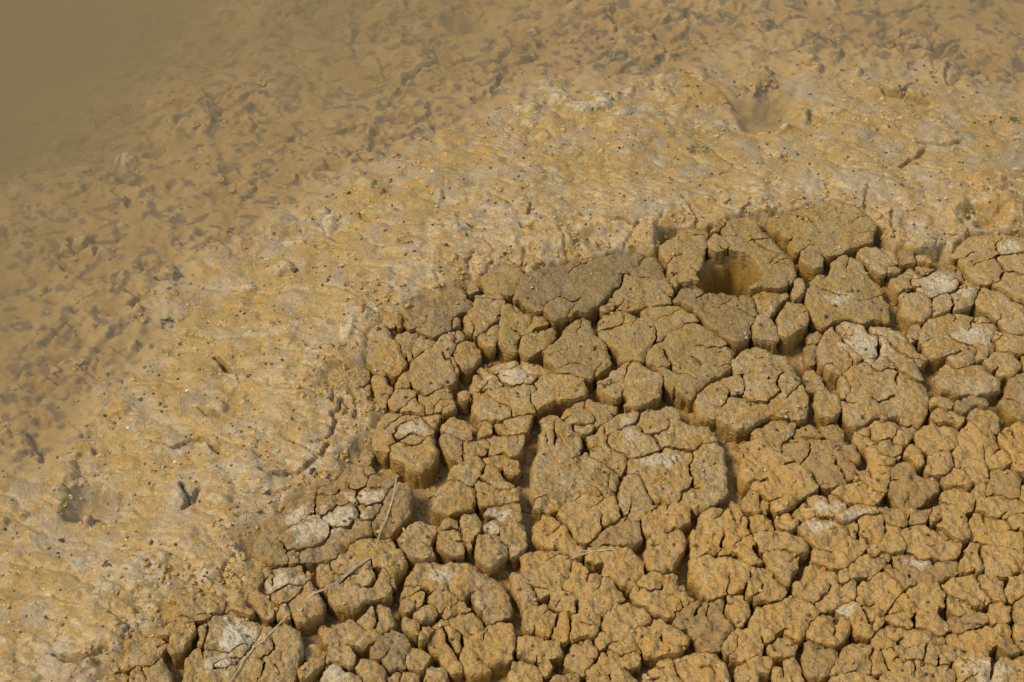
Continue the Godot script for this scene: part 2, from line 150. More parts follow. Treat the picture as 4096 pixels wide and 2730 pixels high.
	[[96,124,103,117,115,113,124,106,127,96,137,92,149,97,161,103,176,110,195,113,202,125,202,134,207,142,207,156,210,166,207,180,209,193,206,204,195,213,177,221,167,214,159,206,147,210,135,206,133,195,127,181,124,173,113,169,111,165,115,150,103,141,96,132],[[112,150,121,152,136,147,146,145,148,141,159,142,172,143,182,142,188,134,204,131],[119,109,129,114,130,121,140,127,144,135,148,141],[130,121,145,125,155,117,156,102],[178,143,178,152,173,162,174,171,178,176],[159,208,164,195,175,183,176,179],[155,152,159,160],[175,183,182,189]],[[117,123,6,6],[149,155,18,8]],0,"largest slab, crossed by many branching cracks, in the middle of the field",0],
	[[104,192,109,175,113,171,123,175,127,184,131,195,133,205,133,213,128,226,119,231,108,221,103,213,102,202],[],[],0,"medium-sized upright ochre clod, below left of the largest slab",0],
	[[141,90,153,83,162,82,169,90,168,99,153,96],[],[],1,"tiny wide sunken clod, above the largest slab",0],
	[[223,134,230,124,237,131,231,136],[],[],1,"tiny blocky sunken clod, above left of the clod right of the wide crack",0],
	[[-111,-34,-116,-51,-118,-62,-99,-80,-76,-89,-55,-101,-48,-94,-47,-83,-44,-78,-43,-65,-54,-48,-55,-37,-74,-22,-85,-17,-92,-19,-99,-26,-107,-28],[[-116,-54,-109,-43]],[],0,"long wedge-shaped clod breaking off the wet shore",0],
	[[-53,-102,-42,-105,-35,-89,-42,-83,-45,-81,-47,-92],[],[],0,"tiny blocky ochre clod, above left of the split column",0],
	[[-43,-78,-29,-80,-15,-83,-8,-75,-8,-54,-9,-47,-14,-29,-16,-17,-18,1,-29,-5,-34,-17,-48,-29,-50,-47,-42,-64],[[-44,-75,-29,-75,-15,-73],[-11,-47,-15,-43,-27,-29]],[],0,"tall split column at the left upper corner of the cracks",0],
	[[-32,-114,-24,-125,0,-127,9,-120,14,-109,10,-96,0,-83,-7,-80,-18,-83,-31,-94],[],[],0,"medium-sized rounded ochre clod, above right of the split column",1],
	[[-142,-51,-132,-59,-121,-56,-117,-47,-120,-36,-131,-36,-141,-43],[],[],0,"small blocky ochre clod, left of the shore wedge",0],
	[[-121,-25,-114,-34,-99,-25,-103,-14,-105,0,-101,10,-108,12,-116,0],[],[],0,"small upright ochre clod, below left of the shore wedge",0],
	[[-98,-23,-91,-16,-81,-17,-77,-19,-85,-5,-94,1,-100,10,-104,0,-102,-14],[],[],0,"tiny rounded ochre clod, below left of the shore wedge",0],
	[[-153,-17,-144,-34,-135,-39,-129,-28,-120,-10,-108,15,-114,25,-120,33,-129,31,-141,27,-152,7],[],[],0,"medium-sized rounded ochre clod, below left of the shore wedge",0],
	[[-117,31,-108,23,-101,10,-89,-1,-75,-18,-57,-31,-49,-18,-60,-5,-63,5,-60,13,-54,28,-58,41,-64,47,-72,48,-66,54,-58,60,-55,73,-56,83,-67,90,-82,87,-93,87,-104,82,-125,80,-125,67,-123,53,-118,41],[[-104,45,-100,54,-88,62,-79,55],[-96,63,-95,70,-88,76,-86,89],[-72,2,-67,14],[-124,54,-102,53]],[],0,"large rounded ochre clod, cracked through, above the oval-plated clod",0],
	[[-62,7,-59,-4,-51,-15,-41,-13,-33,-1,-34,13,-39,23,-51,28,-56,19],[],[],0,"small rounded ochre clod, below left of the split column",0],
	[[-56,59,-48,54,-42,59,-42,70,-50,72,-55,64],[],[],0,"tiny blocky ochre clod, left of the zigzag-split clod",0],
	[[-140,111,-136,103,-135,92,-129,83,-115,83,-106,86,-99,89,-91,90,-80,89,-71,92,-72,99,-77,107,-79,120,-77,134,-74,143,-76,156,-81,168,-91,171,-99,165,-109,156,-118,149,-122,142,-136,134,-140,124],[[-106,86,-117,94,-128,105],[-95,94,-104,97,-115,104,-119,113,-115,123,-113,125,-122,132,-122,149],[-114,122,-105,118,-101,116,-92,118,-79,120],[-92,90,-83,104],[-113,125,-100,132,-90,130,-86,124]],[[-98,111,12,8]],0,"clod with an oval plate outlined by cracks",0],
	[[-71,111,-66,96,-57,92,-47,97,-39,109,-39,120,-44,125,-54,123,-65,117],[],[],0,"small rounded ochre clod, right of the oval-plated clod",0],
	[[-72,120,-64,118,-54,125,-43,128,-28,123,-24,132,-22,139,-25,147,-39,147,-45,152,-53,156,-60,152,-66,139],[[-49,131,-49,145]],[],0,"medium-sized rounded ochre clod, with one hairline crack, right of the oval-plated clod",0],
	[[-33,104,-26,102,-20,109,-18,118,-27,123,-34,124,-34,113],[],[],0,"tiny blocky ochre clod, below left of the zigzag-split clod",0],
	[[-19,107,-12,103,0,99,7,92,20,94,19,107,15,120,-9,121,-15,114],[],[],0,"small rounded ochre clod, above left of the flat middle slab",0],
	[[-26,125,-17,120,-8,124,14,123,13,135,7,147,0,149,-6,146,-21,147,-22,136],[],[],0,"small rounded ochre clod, below the zigzag-split clod",0],
	[[-29,153,-16,149,-6,147,5,152,7,158,7,168,0,175,-8,168,-16,161,-26,158],[],[],0,"small rounded ochre clod, left of the flat middle slab",0],
	[[-63,180,-59,168,-48,156,-40,151,-33,153,-26,161,-26,171,-31,181,-37,191,-44,188,-50,180,-58,185],[],[],0,"small rounded ochre clod, below right of the oval-plated clod",0],
	[[-76,195,-69,187,-58,184,-49,183,-41,191,-36,196,-36,208,-44,219,-58,222,-74,218,-77,205],[],[],0,"medium-sized rounded ochre clod, below right of the oval-plated clod",0],
	[[-35,185,-29,177,-24,165,-16,164,-8,173,-7,184,0,188,7,195,7,208,0,209,-8,210,-16,214,-29,212,-35,200],[[-25,185,-17,191]],[],0,"medium-sized rounded ochre clod, with one hairline crack, left of the flat middle slab",0],
	[[-248,259,-247,245,-238,232,-231,219,-223,206,-210,197,-198,188,-181,181,-171,176,-170,164,-161,154,-149,153,-138,161,-131,171,-120,177,-110,185,-98,189,-96,210,-99,226,-103,236,-109,241,-117,248,-132,246,-145,252,-155,262,-164,271,-174,273,-190,276,-200,278,-214,278,-225,276,-237,268],[[-172,175,-168,185,-171,193],[-190,195,-190,205,-189,216,-189,221],[-190,195,-185,192,-171,193,-166,188,-159,187,-151,191,-143,189,-140,181,-140,173,-130,171],[-143,189,-134,189,-126,189,-119,193],[-152,191,-150,197,-151,202,-148,208,-140,213,-133,210,-125,210,-119,196,-117,192],[-177,216,-169,208,-157,207,-150,212,-147,216,-147,223,-152,232,-154,239,-161,238,-173,236,-181,227,-186,219,-194,216],[-173,237,-177,250,-187,258,-200,261,-211,259,-216,257,-221,249],[-200,261,-200,278],[-213,259,-213,279],[-147,224,-141,230,-132,231,-127,221,-125,213],[-132,231,-134,238,-132,248],[-159,179,-158,187],[-144,160,-144,171,-140,175],[-218,236,-203,227,-196,219,-189,218]],[[-186,239,23,14],[-166,224,31,13],[-142,202,17,9],[-206,219,13,12]],0,"biggest pale clod, crazed into many small plates, by the wet shore",0],
	[[-133,161,-128,154,-120,153,-110,164,-114,171,-121,172],[],[],1,"tiny blocky sunken clod, below left of the oval-plated clod",0],
	[[-159,147,-156,135,-150,124,-144,123,-137,134,-138,145,-143,152,-152,149],[],[],1,"small rounded sunken clod, left of the oval-plated clod",0],
	[[-143,41,-141,34,-131,32,-128,44,-124,50,-126,67,-129,79,-134,74,-139,60],[],[],0,"small upright ochre clod, above left of the oval-plated clod",0],
	[[-204,48,-200,37,-190,23,-179,14,-163,8,-154,10,-147,26,-144,40,-143,56,-146,66,-152,66,-157,59,-164,53,-183,51,-196,54],[[-160,48,-152,46,-148,41],[-190,34,-190,41,-188,47]],[],0,"medium-sized rounded ochre clod, cracked through, above left of the oval-plated clod",0],
	[[-254,297,-254,291,-240,284,-236,279,-222,279,-207,281,-196,280,-190,285,-188,297,-182,307,-178,316,-172,329,-175,339,-182,344,-188,349,-199,346,-209,341,-220,341,-227,340,-233,333,-236,325,-243,319,-251,316],[[-236,280,-233,293,-236,297,-234,307,-224,313,-223,321,-217,327,-220,341],[-217,327,-207,325,-201,318,-195,310,-195,304,-187,297],[-223,311,-212,306,-198,304],[-205,331,-202,341]],[[-213,300,19,11]],0,"whitish clod with a dark pebble on top, left of the long straw",0],
	[[-183,280,-174,278,-161,270,-157,261,-145,251,-131,250,-119,250,-110,259,-109,265,-102,266,-100,280,-103,290,-112,299,-110,305,-113,322,-127,324,-137,325,-140,329,-144,333,-152,334,-159,331,-164,323,-172,313,-180,302,-183,294],[[-174,276,-168,289,-163,293],[-163,293,-152,293,-144,293,-139,289,-129,289,-123,288,-115,295,-113,302],[-132,278,-129,289],[-123,288,-126,299,-134,312,-143,305],[-172,308,-159,302,-153,295]],[],0,"many-cracked clod lying under the long dry straw",0],
	[[-111,254,-102,242,-94,233,-82,232,-73,236,-74,246,-78,259,-72,270,-77,276,-90,276,-100,270,-104,260],[],[],0,"medium-sized rounded ochre clod, above left of the wide rubbly clod",0],
	[[-69,245,-65,231,-60,227,-51,233,-51,242,-47,255,-44,264,-46,274,-54,275,-63,271,-70,260,-71,251],[[-70,245,-58,241,-50,244]],[],0,"small upright ochre clod, with one hairline crack, above the wide rubbly clod",0],
	[[-49,233,-44,223,-33,218,-30,229,-28,246,-33,252,-37,258,-38,268,-45,263,-47,249],[],[],0,"small upright ochre clod, above the wide rubbly clod",0],
	[[-27,233,-23,228,-17,228,-9,236,-10,246,-19,249,-26,245],[],[[-18,241,9,10]],0,"tiny blocky pale-topped clod, above right of the wide rubbly clod",0],
	[[-35,259,-30,250,-13,249,-10,256,-4,264,-5,275,-11,280,-21,285,-31,280,-34,271],[],[],0,"small rounded ochre clod, above right of the wide rubbly clod",0],
	[[-12,250,-8,238,0,233,10,236,14,246,15,259,8,270,0,275,-3,265,-10,256],[],[],0,"small upright ochre clod, above right of the wide rubbly clod",0],
	[[-27,222,-23,216,-11,213,0,211,8,211,9,231,0,232,-7,235,-17,228],[],[[-13,225,12,8]],0,"small wide pale-topped clod, below left of the flat middle slab",0],
	[[-103,312,-100,302,-93,290,-89,281,-73,279,-62,280,-44,278,-33,284,-26,289,-17,294,-9,305,-7,311,-31,310,-40,313,-43,323,-36,333,-49,333,-57,339,-61,341,-67,341,-75,346,-82,347,-91,337,-100,335,-102,327],[[-98,317,-91,315,-84,311,-78,317,-80,327,-71,330,-63,341],[-78,317,-71,310]],[[-66,295,12,10]],0,"wide rubbly clod with a pale top at the bottom centre",0],
	[[-36,317,-31,311,-21,308,-8,311,-2,321,0,331,-2,341,-11,343,-20,347,-25,340,-33,330],[],[],0,"medium-sized rounded ochre clod, right of the wide rubbly clod",0],
	[[-101,339,-91,341,-83,348,-84,356,-88,361,-96,355,-100,347],[],[],0,"tiny blocky ochre clod, below left of the wide rubbly clod",0],
	[[-86,362,-81,352,-73,352,-71,357,-75,363,-79,370,-85,369],[],[],0,"tiny blocky ochre clod, left of the lobed bottom clod",0],
	[[-57,341,-50,335,-38,334,-29,342,-25,348,-27,354,-42,362,-47,359,-54,350],[],[],0,"small rounded ochre clod, above the lobed bottom clod",2],
	[[-76,369,-73,363,-69,357,-73,350,-66,342,-58,342,-54,352,-48,359,-43,363,-25,354,-20,348,-10,344,0,350,3,364,0,385,-7,389,-20,393,-18,398,-27,401,-35,401,-41,398,-48,397,-55,397,-62,390,-65,380],[[-60,359,-56,369,-51,380],[-46,361,-45,370,-49,382,-44,392,-41,399]],[],0,"broad lobed clod along the bottom, split in two",2],
	[[-176,356,-172,349,-159,344,-145,342,-135,336,-129,328,-123,327,-112,331,-109,341,-108,350,-116,355,-121,364,-129,371,-132,375,-144,369,-155,369,-165,371,-171,366],[[-128,327,-124,337,-123,344,-125,352]],[],0,"large rounded ochre clod, with one hairline crack, below the clod under the long straw",0],
	[[-127,376,-122,368,-117,360,-109,355,-97,361,-93,368,-91,375,-95,381,-96,393,-103,392,-110,397,-116,391,-126,384],[[-110,375,-119,388]],[],0,"medium-sized rounded ochre clod, with one hairline crack, left of the lobed bottom clod",0],
	[[-90,375,-82,378,-71,385,-74,392,-80,399,-86,396,-95,393,-94,383],[],[],0,"small rounded ochre clod, left of the lobed bottom clod",0],
	[[-111,401,-106,396,-98,394,-89,396,-82,401,-83,407,-84,422,-109,422],[[-99,393,-101,407]],[],0,"small rounded ochre clod, with one hairline crack, below left of the lobed bottom clod",0],
	[[-194,400,-186,392,-176,386,-167,380,-168,373,-157,370,-148,373,-139,384,-142,392,-146,393,-153,388,-160,388,-168,391,-173,397,-181,404,-190,406],[[-168,384,-168,392]],[],0,"small rounded ochre clod, with one hairline crack, below right of the pebble-topped clod",0],
	[[-175,405,-171,398,-164,390,-154,389,-147,394,-138,401,-136,422,-176,422],[],[[-157,400,15,9]],0,"medium-sized rounded pale-topped clod, right of the white-crusted clod",0],
	[[-141,392,-134,384,-127,385,-118,393,-113,401,-113,422,-132,422,-138,399],[],[],0,"small rounded ochre clod, below the clod under the long straw",0],
	[[-79,404,-73,392,-64,392,-58,399,-56,422,-79,422],[],[],0,"small blocky ochre clod, below left of the lobed bottom clod",0],
	[[-186,362,-177,364,-169,370,-172,378,-179,383,-188,382,-189,370],[],[],1,"small blocky sunken clod, below right of the pebble-topped clod",0],
	[[-287,352,-280,343,-271,333,-260,328,-249,331,-235,341,-227,346,-219,350,-214,347,-202,348,-193,354,-189,367,-189,378,-193,393,-197,407,-198,422,-289,422,-294,406,-296,388,-294,382,-283,364,-286,356],[[-280,342,-277,355],[-279,361,-280,373,-279,384],[-280,373,-268,374,-264,376,-253,375,-244,369,-236,368,-233,362,-229,353,-231,343],[-236,369,-242,380,-248,389,-257,394,-269,396],[-269,393,-264,385,-254,382,-246,383],[-219,360,-216,366,-216,374,-223,381],[-209,375,-208,385,-205,393],[-227,385,-222,390,-225,399,-228,406],[-214,391,-209,400]],[[-248,358,19,20],[-265,390,11,10]],3,"largest white-crusted clod at the bottom left with a straw across it",0],
	[[-325,310,-319,302,-310,297,-300,297,-294,304,-281,307,-270,313,-264,319,-266,329,-274,336,-285,344,-292,342,-302,337,-310,339,-319,343,-322,336,-320,327,-324,318],[],[],0,"flat-topped clod beside the dark gap at the shore tongue",0],
	[[-323,352,-317,344,-305,339,-294,343,-289,347,-292,350,-304,361,-311,363,-320,359],[],[],0,"small rounded ochre clod, below left of the flat clod by the shore tongue",0],
	[[-311,370,-310,363,-301,357,-290,349,-288,361,-292,370,-300,380,-305,383,-311,377],[],[],0,"small rounded ochre clod, right of the loaf-like clod",0],
	[[-357,370,-354,362,-348,354,-343,348,-339,349,-337,355,-326,359,-313,366,-312,375,-320,384,-327,390,-339,389,-346,394,-355,388,-357,378],[],[],0,"rounded loaf-like clod at the bottom left",0],
	[[-344,397,-339,391,-327,391,-315,382,-310,393,-303,404,-301,422,-340,422],[],[],0,"medium-sized rounded ochre clod, below right of the loaf-like clod",0],
	[[-375,407,-366,404,-363,399,-352,398,-344,401,-341,422,-373,422],[],[],0,"small blocky ochre clod, below left of the loaf-like clod",0],
	[[-266,330,-258,323,-251,319,-245,324,-237,335,-241,339,-249,333,-259,329],[],[],0,"tiny rounded ochre clod, above the white-crusted clod",0],
	[[277,-26,282,-45,293,-56,306,-54,311,-43,309,-23,300,-14,292,-10,281,-3,275,-14],[],[],0,"medium-sized rounded ochre clod, below left of the white-smeared clod",0],
	[[254,-64,265,-72,278,-72,292,-72,295,-65,283,-56,276,-47,270,-31,264,-37,258,-53],[],[],0,"small rounded ochre clod, right of the lower rim of the hole",0],
	[[249,-14,255,-33,262,-39,268,-34,274,-22,276,-8,272,1,259,-2,249,-5],[],[],0,"small rounded ochre clod, below right of the lower rim of the hole",0],
	[[299,-80,304,-99,313,-96,313,-83,305,-64,298,-56,297,-70],[],[],0,"tiny upright ochre clod, left of the white-smeared clod",0],
	[[317,-92,327,-109,337,-110,334,-99,324,-91],[],[],1,"tiny blocky sunken clod, above left of the white-smeared clod",0],
	[[310,-20,321,-26,323,-17,315,-5,307,-5],[],[],1,"tiny blocky sunken clod, below left of the white-smeared clod",0],
]
const REGION := [-378,427,-375,407,-373,393,-376,382,-358,382,-358,368,-350,353,-344,346,-338,342,-330,344,-330,329,-333,315,-338,297,-348,289,-336,295,-325,304,-314,294,-300,291,-290,295,-279,304,-268,315,-254,317,-255,305,-259,295,-250,286,-249,274,-259,265,-265,249,-269,232,-227,216,-229,199,-220,193,-203,184,-198,179,-186,171,-172,165,-167,152,-177,142,-173,141,-161,121,-152,113,-142,106,-141,90,-144,73,-156,69,-164,57,-183,57,-200,56,-204,48,-192,23,-179,13,-157,7,-154,-13,-155,-26,-145,-39,-143,-53,-133,-61,-119,-65,-101,-83,-77,-91,-56,-104,-50,-122,-46,-125,-37,-115,-32,-118,-24,-127,0,-129,15,-122,17,-112,22,-125,40,-130,61,-138,73,-135,100,-145,123,-152,140,-151,157,-150,160,-158,157,-175,177,-189,204,-187,215,-184,236,-199,253,-204,265,-207,283,-201,296,-208,313,-208,332,-215,350,-221,363,-220,378,-214,391,-202,406,-178,412,-165,416,-151,429,-150,439,-141,461,-151,474,-158,479,-145,500,-168,514,-173,534,-175,561,-172,581,-172,471,428]
const GROOVES := [
	[[-183,55,-181,63,-183,67],0.6,7],
	[[-172,65,-176,72,-176,80,-180,83,-178,91,-180,109,-185,117,-197,123],0.7,8],
	[[-172,65,-167,72,-170,85],0.6,6],
	[[-167,72,-160,77,-156,91],0.5,6],
	[[-159,64,-161,74],0.6,6],
	[[-245,162,-239,167,-225,164,-211,162,-199,149,-190,142,-184,126],0.9,9],
	[[-311,-6,-299,7,-285,19],1.4,12],
	[[8,-189,13,-182,23,-182],1.1,8],
	[[23,-222,22,-212,18,-203],1.1,7],
	[[105,-198,112,-193,126,-194,134,-186,144,-192],1.1,8],
	[[445,-449,452,-437,469,-431,499,-422],1.6,10],
	[[470,-433,473,-447,481,-460,493,-468],1.1,8],
	[[535,-499,528,-475,534,-460,552,-441],1.1,6],
	[[535,-466,558,-481,578,-487],0.9,6],
	[[471,-334,493,-331,511,-331,522,-337],1.4,8],
	[[443,-285,463,-307,478,-321],1.4,7],
	[[459,-609,476,-611,494,-610,524,-629],1.6,8],
	[[477,-543,487,-527,510,-536],1.4,7],
	[[515,-564,522,-549,527,-533,549,-549,562,-561],1.4,7],
	[[530,-574,536,-587],1.6,7],
	[[-497,-197,-482,-188,-472,-204,-454,-202,-445,-205],1.6,10],
	[[-467,-178,-465,-195],1.4,8],
	[[-506,-173,-497,-162,-485,-156],1.8,9],
	[[-501,-214,-496,-199],1.4,8],
	[[-420,-118,-404,-108],1.4,8],
	[[-486,-258,-471,-246,-452,-236],1.1,6],
	[[-390,-137,-376,-136,-362,-141],1.4,8],
	[[-496,-405,-480,-408,-464,-406],1.1,7],
	[[-381,-447,-371,-456,-358,-458],1.4,7],
	[[-423,115,-423,108],1.6,7],
	[[-496,82,-484,100,-474,121],1.6,9],
	[[-324,170,-314,196,-318,201,-305,181],1.6,9],
	[[-318,65,-316,72,-299,83],1.8,8],
	[[-339,119,-323,109,-313,107,-293,131],2.2,8],
	[[-207,-385,-195,-394,-176,-397,-167,-391],1.6,8],
	[[-72,-519,-54,-528,-27,-513,-7,-525],1.6,7],
	[[-180,-338,-169,-328,-150,-325],1.4,7],
	[[-215,-218,-203,-198,-187,-178],2.9,5],
	[[-170,-226,-158,-209,-148,-206],2.0,5],
	[[-415,374,-400,379,-390,384,-380,379,-370,370],2.0,9],
	[[-355,359,-350,348],1.1,6],
	[[67,-185,74,-169,72,-149],4.5,3],
	[[-334,342,-346,343,-358,340,-367,331,-373,320],1.1,3],
	[[-330,316,-342,312,-355,313,-365,319,-372,330],1.1,3],
	[[-332,294,-338,296,-343,299,-348,301,-354,304],1.1,4],
	[[-296,289,-307,297,-313,308,-321,319,-323,331],1.1,3],
	[[-265,312,-270,316,-278,317,-284,314,-291,313],1.1,5],
	[[-255,296,-265,293,-277,293,-287,288,-298,286],1.1,4],
	[[-256,264,-264,267,-270,273,-273,281,-271,290],1.1,5],
	[[-223,216,-234,215,-244,211,-255,212,-266,216],1.1,5],
	[[-199,183,-209,185,-219,184,-228,188,-237,187],1.1,5],
	[[-168,165,-177,165,-186,165,-195,166,-204,168],1.1,4],
	[[-170,139,-176,142,-183,141,-189,142,-196,141],1.1,4],
	[[-138,106,-146,105,-155,103,-162,99,-170,99],1.1,4],
	[[-153,72,-156,68,-157,62,-159,58,-163,54],1.1,3],
	[[-197,57,-210,53,-224,49,-238,49,-252,51],1.1,3],
	[[-176,16,-185,7,-195,1,-206,-5,-215,-14],1.1,5],
	[[-152,-24,-159,-30,-167,-34,-175,-38,-180,-46],1.1,4],
	[[-129,-59,-143,-64,-156,-71,-166,-82,-178,-91],1.1,5],
	[[-75,-87,-78,-93,-78,-99,-79,-105,-82,-111],1.1,3],
	[[-46,-121,-46,-129,-47,-137,-43,-144,-36,-148],1.1,4],
	[[-25,-124,-22,-135,-22,-147,-25,-158,-29,-170],1.1,3],
	[[19,-108,12,-121,12,-136,15,-151,18,-165],1.1,3],
	[[62,-134,60,-144,58,-154,57,-164,50,-172],1.1,4],
	[[122,-148,125,-160,131,-170,136,-180,142,-190],1.1,4],
	[[161,-154,157,-169,157,-183,165,-196,170,-210],1.1,3],
	[[203,-183,205,-196,204,-208,199,-220,192,-231],1.1,5],
	[[250,-201,256,-208,262,-213,270,-217,278,-217],1.1,3],
	[[292,-205,302,-213,313,-214,324,-209,335,-204],1.1,3],
	[[350,-217,350,-225,354,-233,356,-241,353,-250],1.1,4],
	[[391,-198,392,-211,394,-224,399,-236,403,-248],1.1,5],
	[[415,-148,419,-162,419,-177,420,-192,423,-206],1.1,5],
	[[460,-148,463,-159,472,-167,484,-169,495,-175],1.1,3],
	[[498,-165,502,-171,503,-177,500,-184,497,-190],1.1,5]]
const PITS := [[-69,-607,46,35,30,0.9],[298,-406,48,38,17,0.6],[-415,180,31,29,21,0.6],[-496,-186,15,7,7,0.6],[-425,-356,17,13,10,0.6],[-435,-306,18,11,9,0.6],[99,-168,31,22,7,0.6],[530,-530,22,12,5,0.6],[434,-188,10,17,5,0.6],[525,-202,31,24,12,0.6],[500,-195,14,14,7,0.6],[-316,118,16,8,4,0.6],[-394,381,15,5,6,0.6],[-494,-26,21,14,6,0.6],[73,-438,30,14,4,0.6]]
const LUMPS := [[41,-456,10,12,5.670000000000001,0.7],
	[55,-436,19,13,7.29,0.8],
	[86,-415,22,11,6.48,0.9],
	[110,-428,12,18,8.1,0.8],
	[132,-400,10,8,4.05,0.8],
	[124,-436,9,9,4.86,0.5],
	[139,-448,10,10,4.86,0.6],
	[157,-464,21,13,5.670000000000001,0.4],
	[184,-468,14,13,6.48,0.4],
	[182,-442,12,18,5.670000000000001,0.4],
	[198,-414,12,8,4.05,0.4],
	[20,-416,15,9,4.05,0.6],
	[117,-380,18,12,4.05,0.5],
	[21,-386,10,7,4.05,0.6],
	[37,-359,8,9,3.24,0.7],
	[368,-512,9,9,8,0.2],
	[374,-492,7,9,6,0.2],
	[346,-392,8,15,10,0.1],
	[322,-373,6,6,6,0.9],
	[421,-486,7,10,7,0.2],
	[408,-573,11,6,5,0.3],
	[395,-566,7,6,5,0.3],
	[458,-447,12,10,8,0.1],
	[483,-439,14,8,7,0.1],
	[-451,-266,13,11,10,0.1],
	[-484,-205,13,12,11,0.1],
	[-456,-181,11,10,8,0.1],
	[-474,-185,10,9,8,0.1],
	[-379,-145,11,10,9,0.1],
	[-413,-87,13,11,8,0.3],
	[-443,-223,9,5,7,0.2],
	[-455,-345,15,11,12,0.5],
	[-440,-457,8,5,5,0.4],
	[-446,140,14,15,10,0.2],
	[-443,118,7,4,6,0.2],
	[-450,161,10,6,8,0.7],
	[-407,163,4,3,5,0.3],
	[-403,-35,7,7,9,0.4],
	[-386,-33,5,4,6,0.3],
	[-495,106,13,7,9,0.2],
	[-508,85,19,11,10,0.1],
	[-301,68,14,10,7,0.5],
	[-326,186,12,9,6,0.6],
	[-286,196,12,8,6,0.6],
	[-305,123,12,8,6,0.5],
	[-480,193,6,3,6,0.2],
	[-412,209,5,5,12,0.3],
	[-498,201,5,6,6,0.1],
	[-465,226,8,6,5,0.2],
	[-253,-142,15,11,8,0.5],
	[-205,-215,12,12,7,0.9],
	[-168,-278,12,13,6,0.3],
	[-127,-165,4,5,5,0.5],
	[-213,-233,9,7,6,0.4],
	[-82,-248,6,11,6,0.3],
	[537,-251,21,19,8.4,-0.55],
	[551,-215,17,21,9.6,-0.55],
	[500,-199,20,16,7.199999999999999,0],
	[551,-190,17,12,7.199999999999999,-0.3],
	[479,-259,12,13,4.2,0.2],
	[164,-411,7,5,3.24,0.8],
	[228,-479,14,16,4.86,0.1],
	[138,-521,10,16,5.670000000000001,0.1],
	[194,-515,16,8,5.670000000000001,0.1],
	[297,-465,21,31,7.29,0.1],
	[-381,388,6,5,8,0.2],
	[-359,393,9,7,9,0.3],
	[-147,117,4,3,3,0.9],
	[-248,-38,30,9,2,0.55],
	[-216,-49,20,9,3,0.6],
	[-173,-30,8,17,4,0.8],
	[-71,-194,23,21,3,0.6],
	[-240,-192,18,10,4,0.5],
	[-141,-232,25,10,3,0.45],
	[-37,-250,25,16,3,0.4],
	[-247,29,26,12,3,0.5],
	[-203,-3,14,8,3,0.6],
	[-288,25,14,13,3,0.5],
	[-339,122,22,8,4,0.4],
	[-410,261,18,9,3,0.5],
	[-355,272,12,11,5,0.55],
	[-382,298,9,6,3,0.6],
	[-287,282,10,14,5,0.6],
	[-428,360,22,11,3,0.45],
	[-335,266,12,11,4,0.4],
	[219,-384,50,12,2.43,0.35],
	[63,-333,33,14,2.43,0.35],
	[375,-398,21,13,5,0.3],
	[309,-320,19,11,3,0.4],
	[325,-252,31,13,1.7999999999999998,0.4],
	[15,-219,15,16,6,0.35],
	[36,-160,31,15,6,0.25],
	[149,-173,16,12,8,0.2],
	[-174,-166,31,18,3,-0.2],
	[-405,56,18,9,5,-0.25],
	[-381,25,23,7,4,-0.2],
	[-287,-111,14,6,6,0.6]]
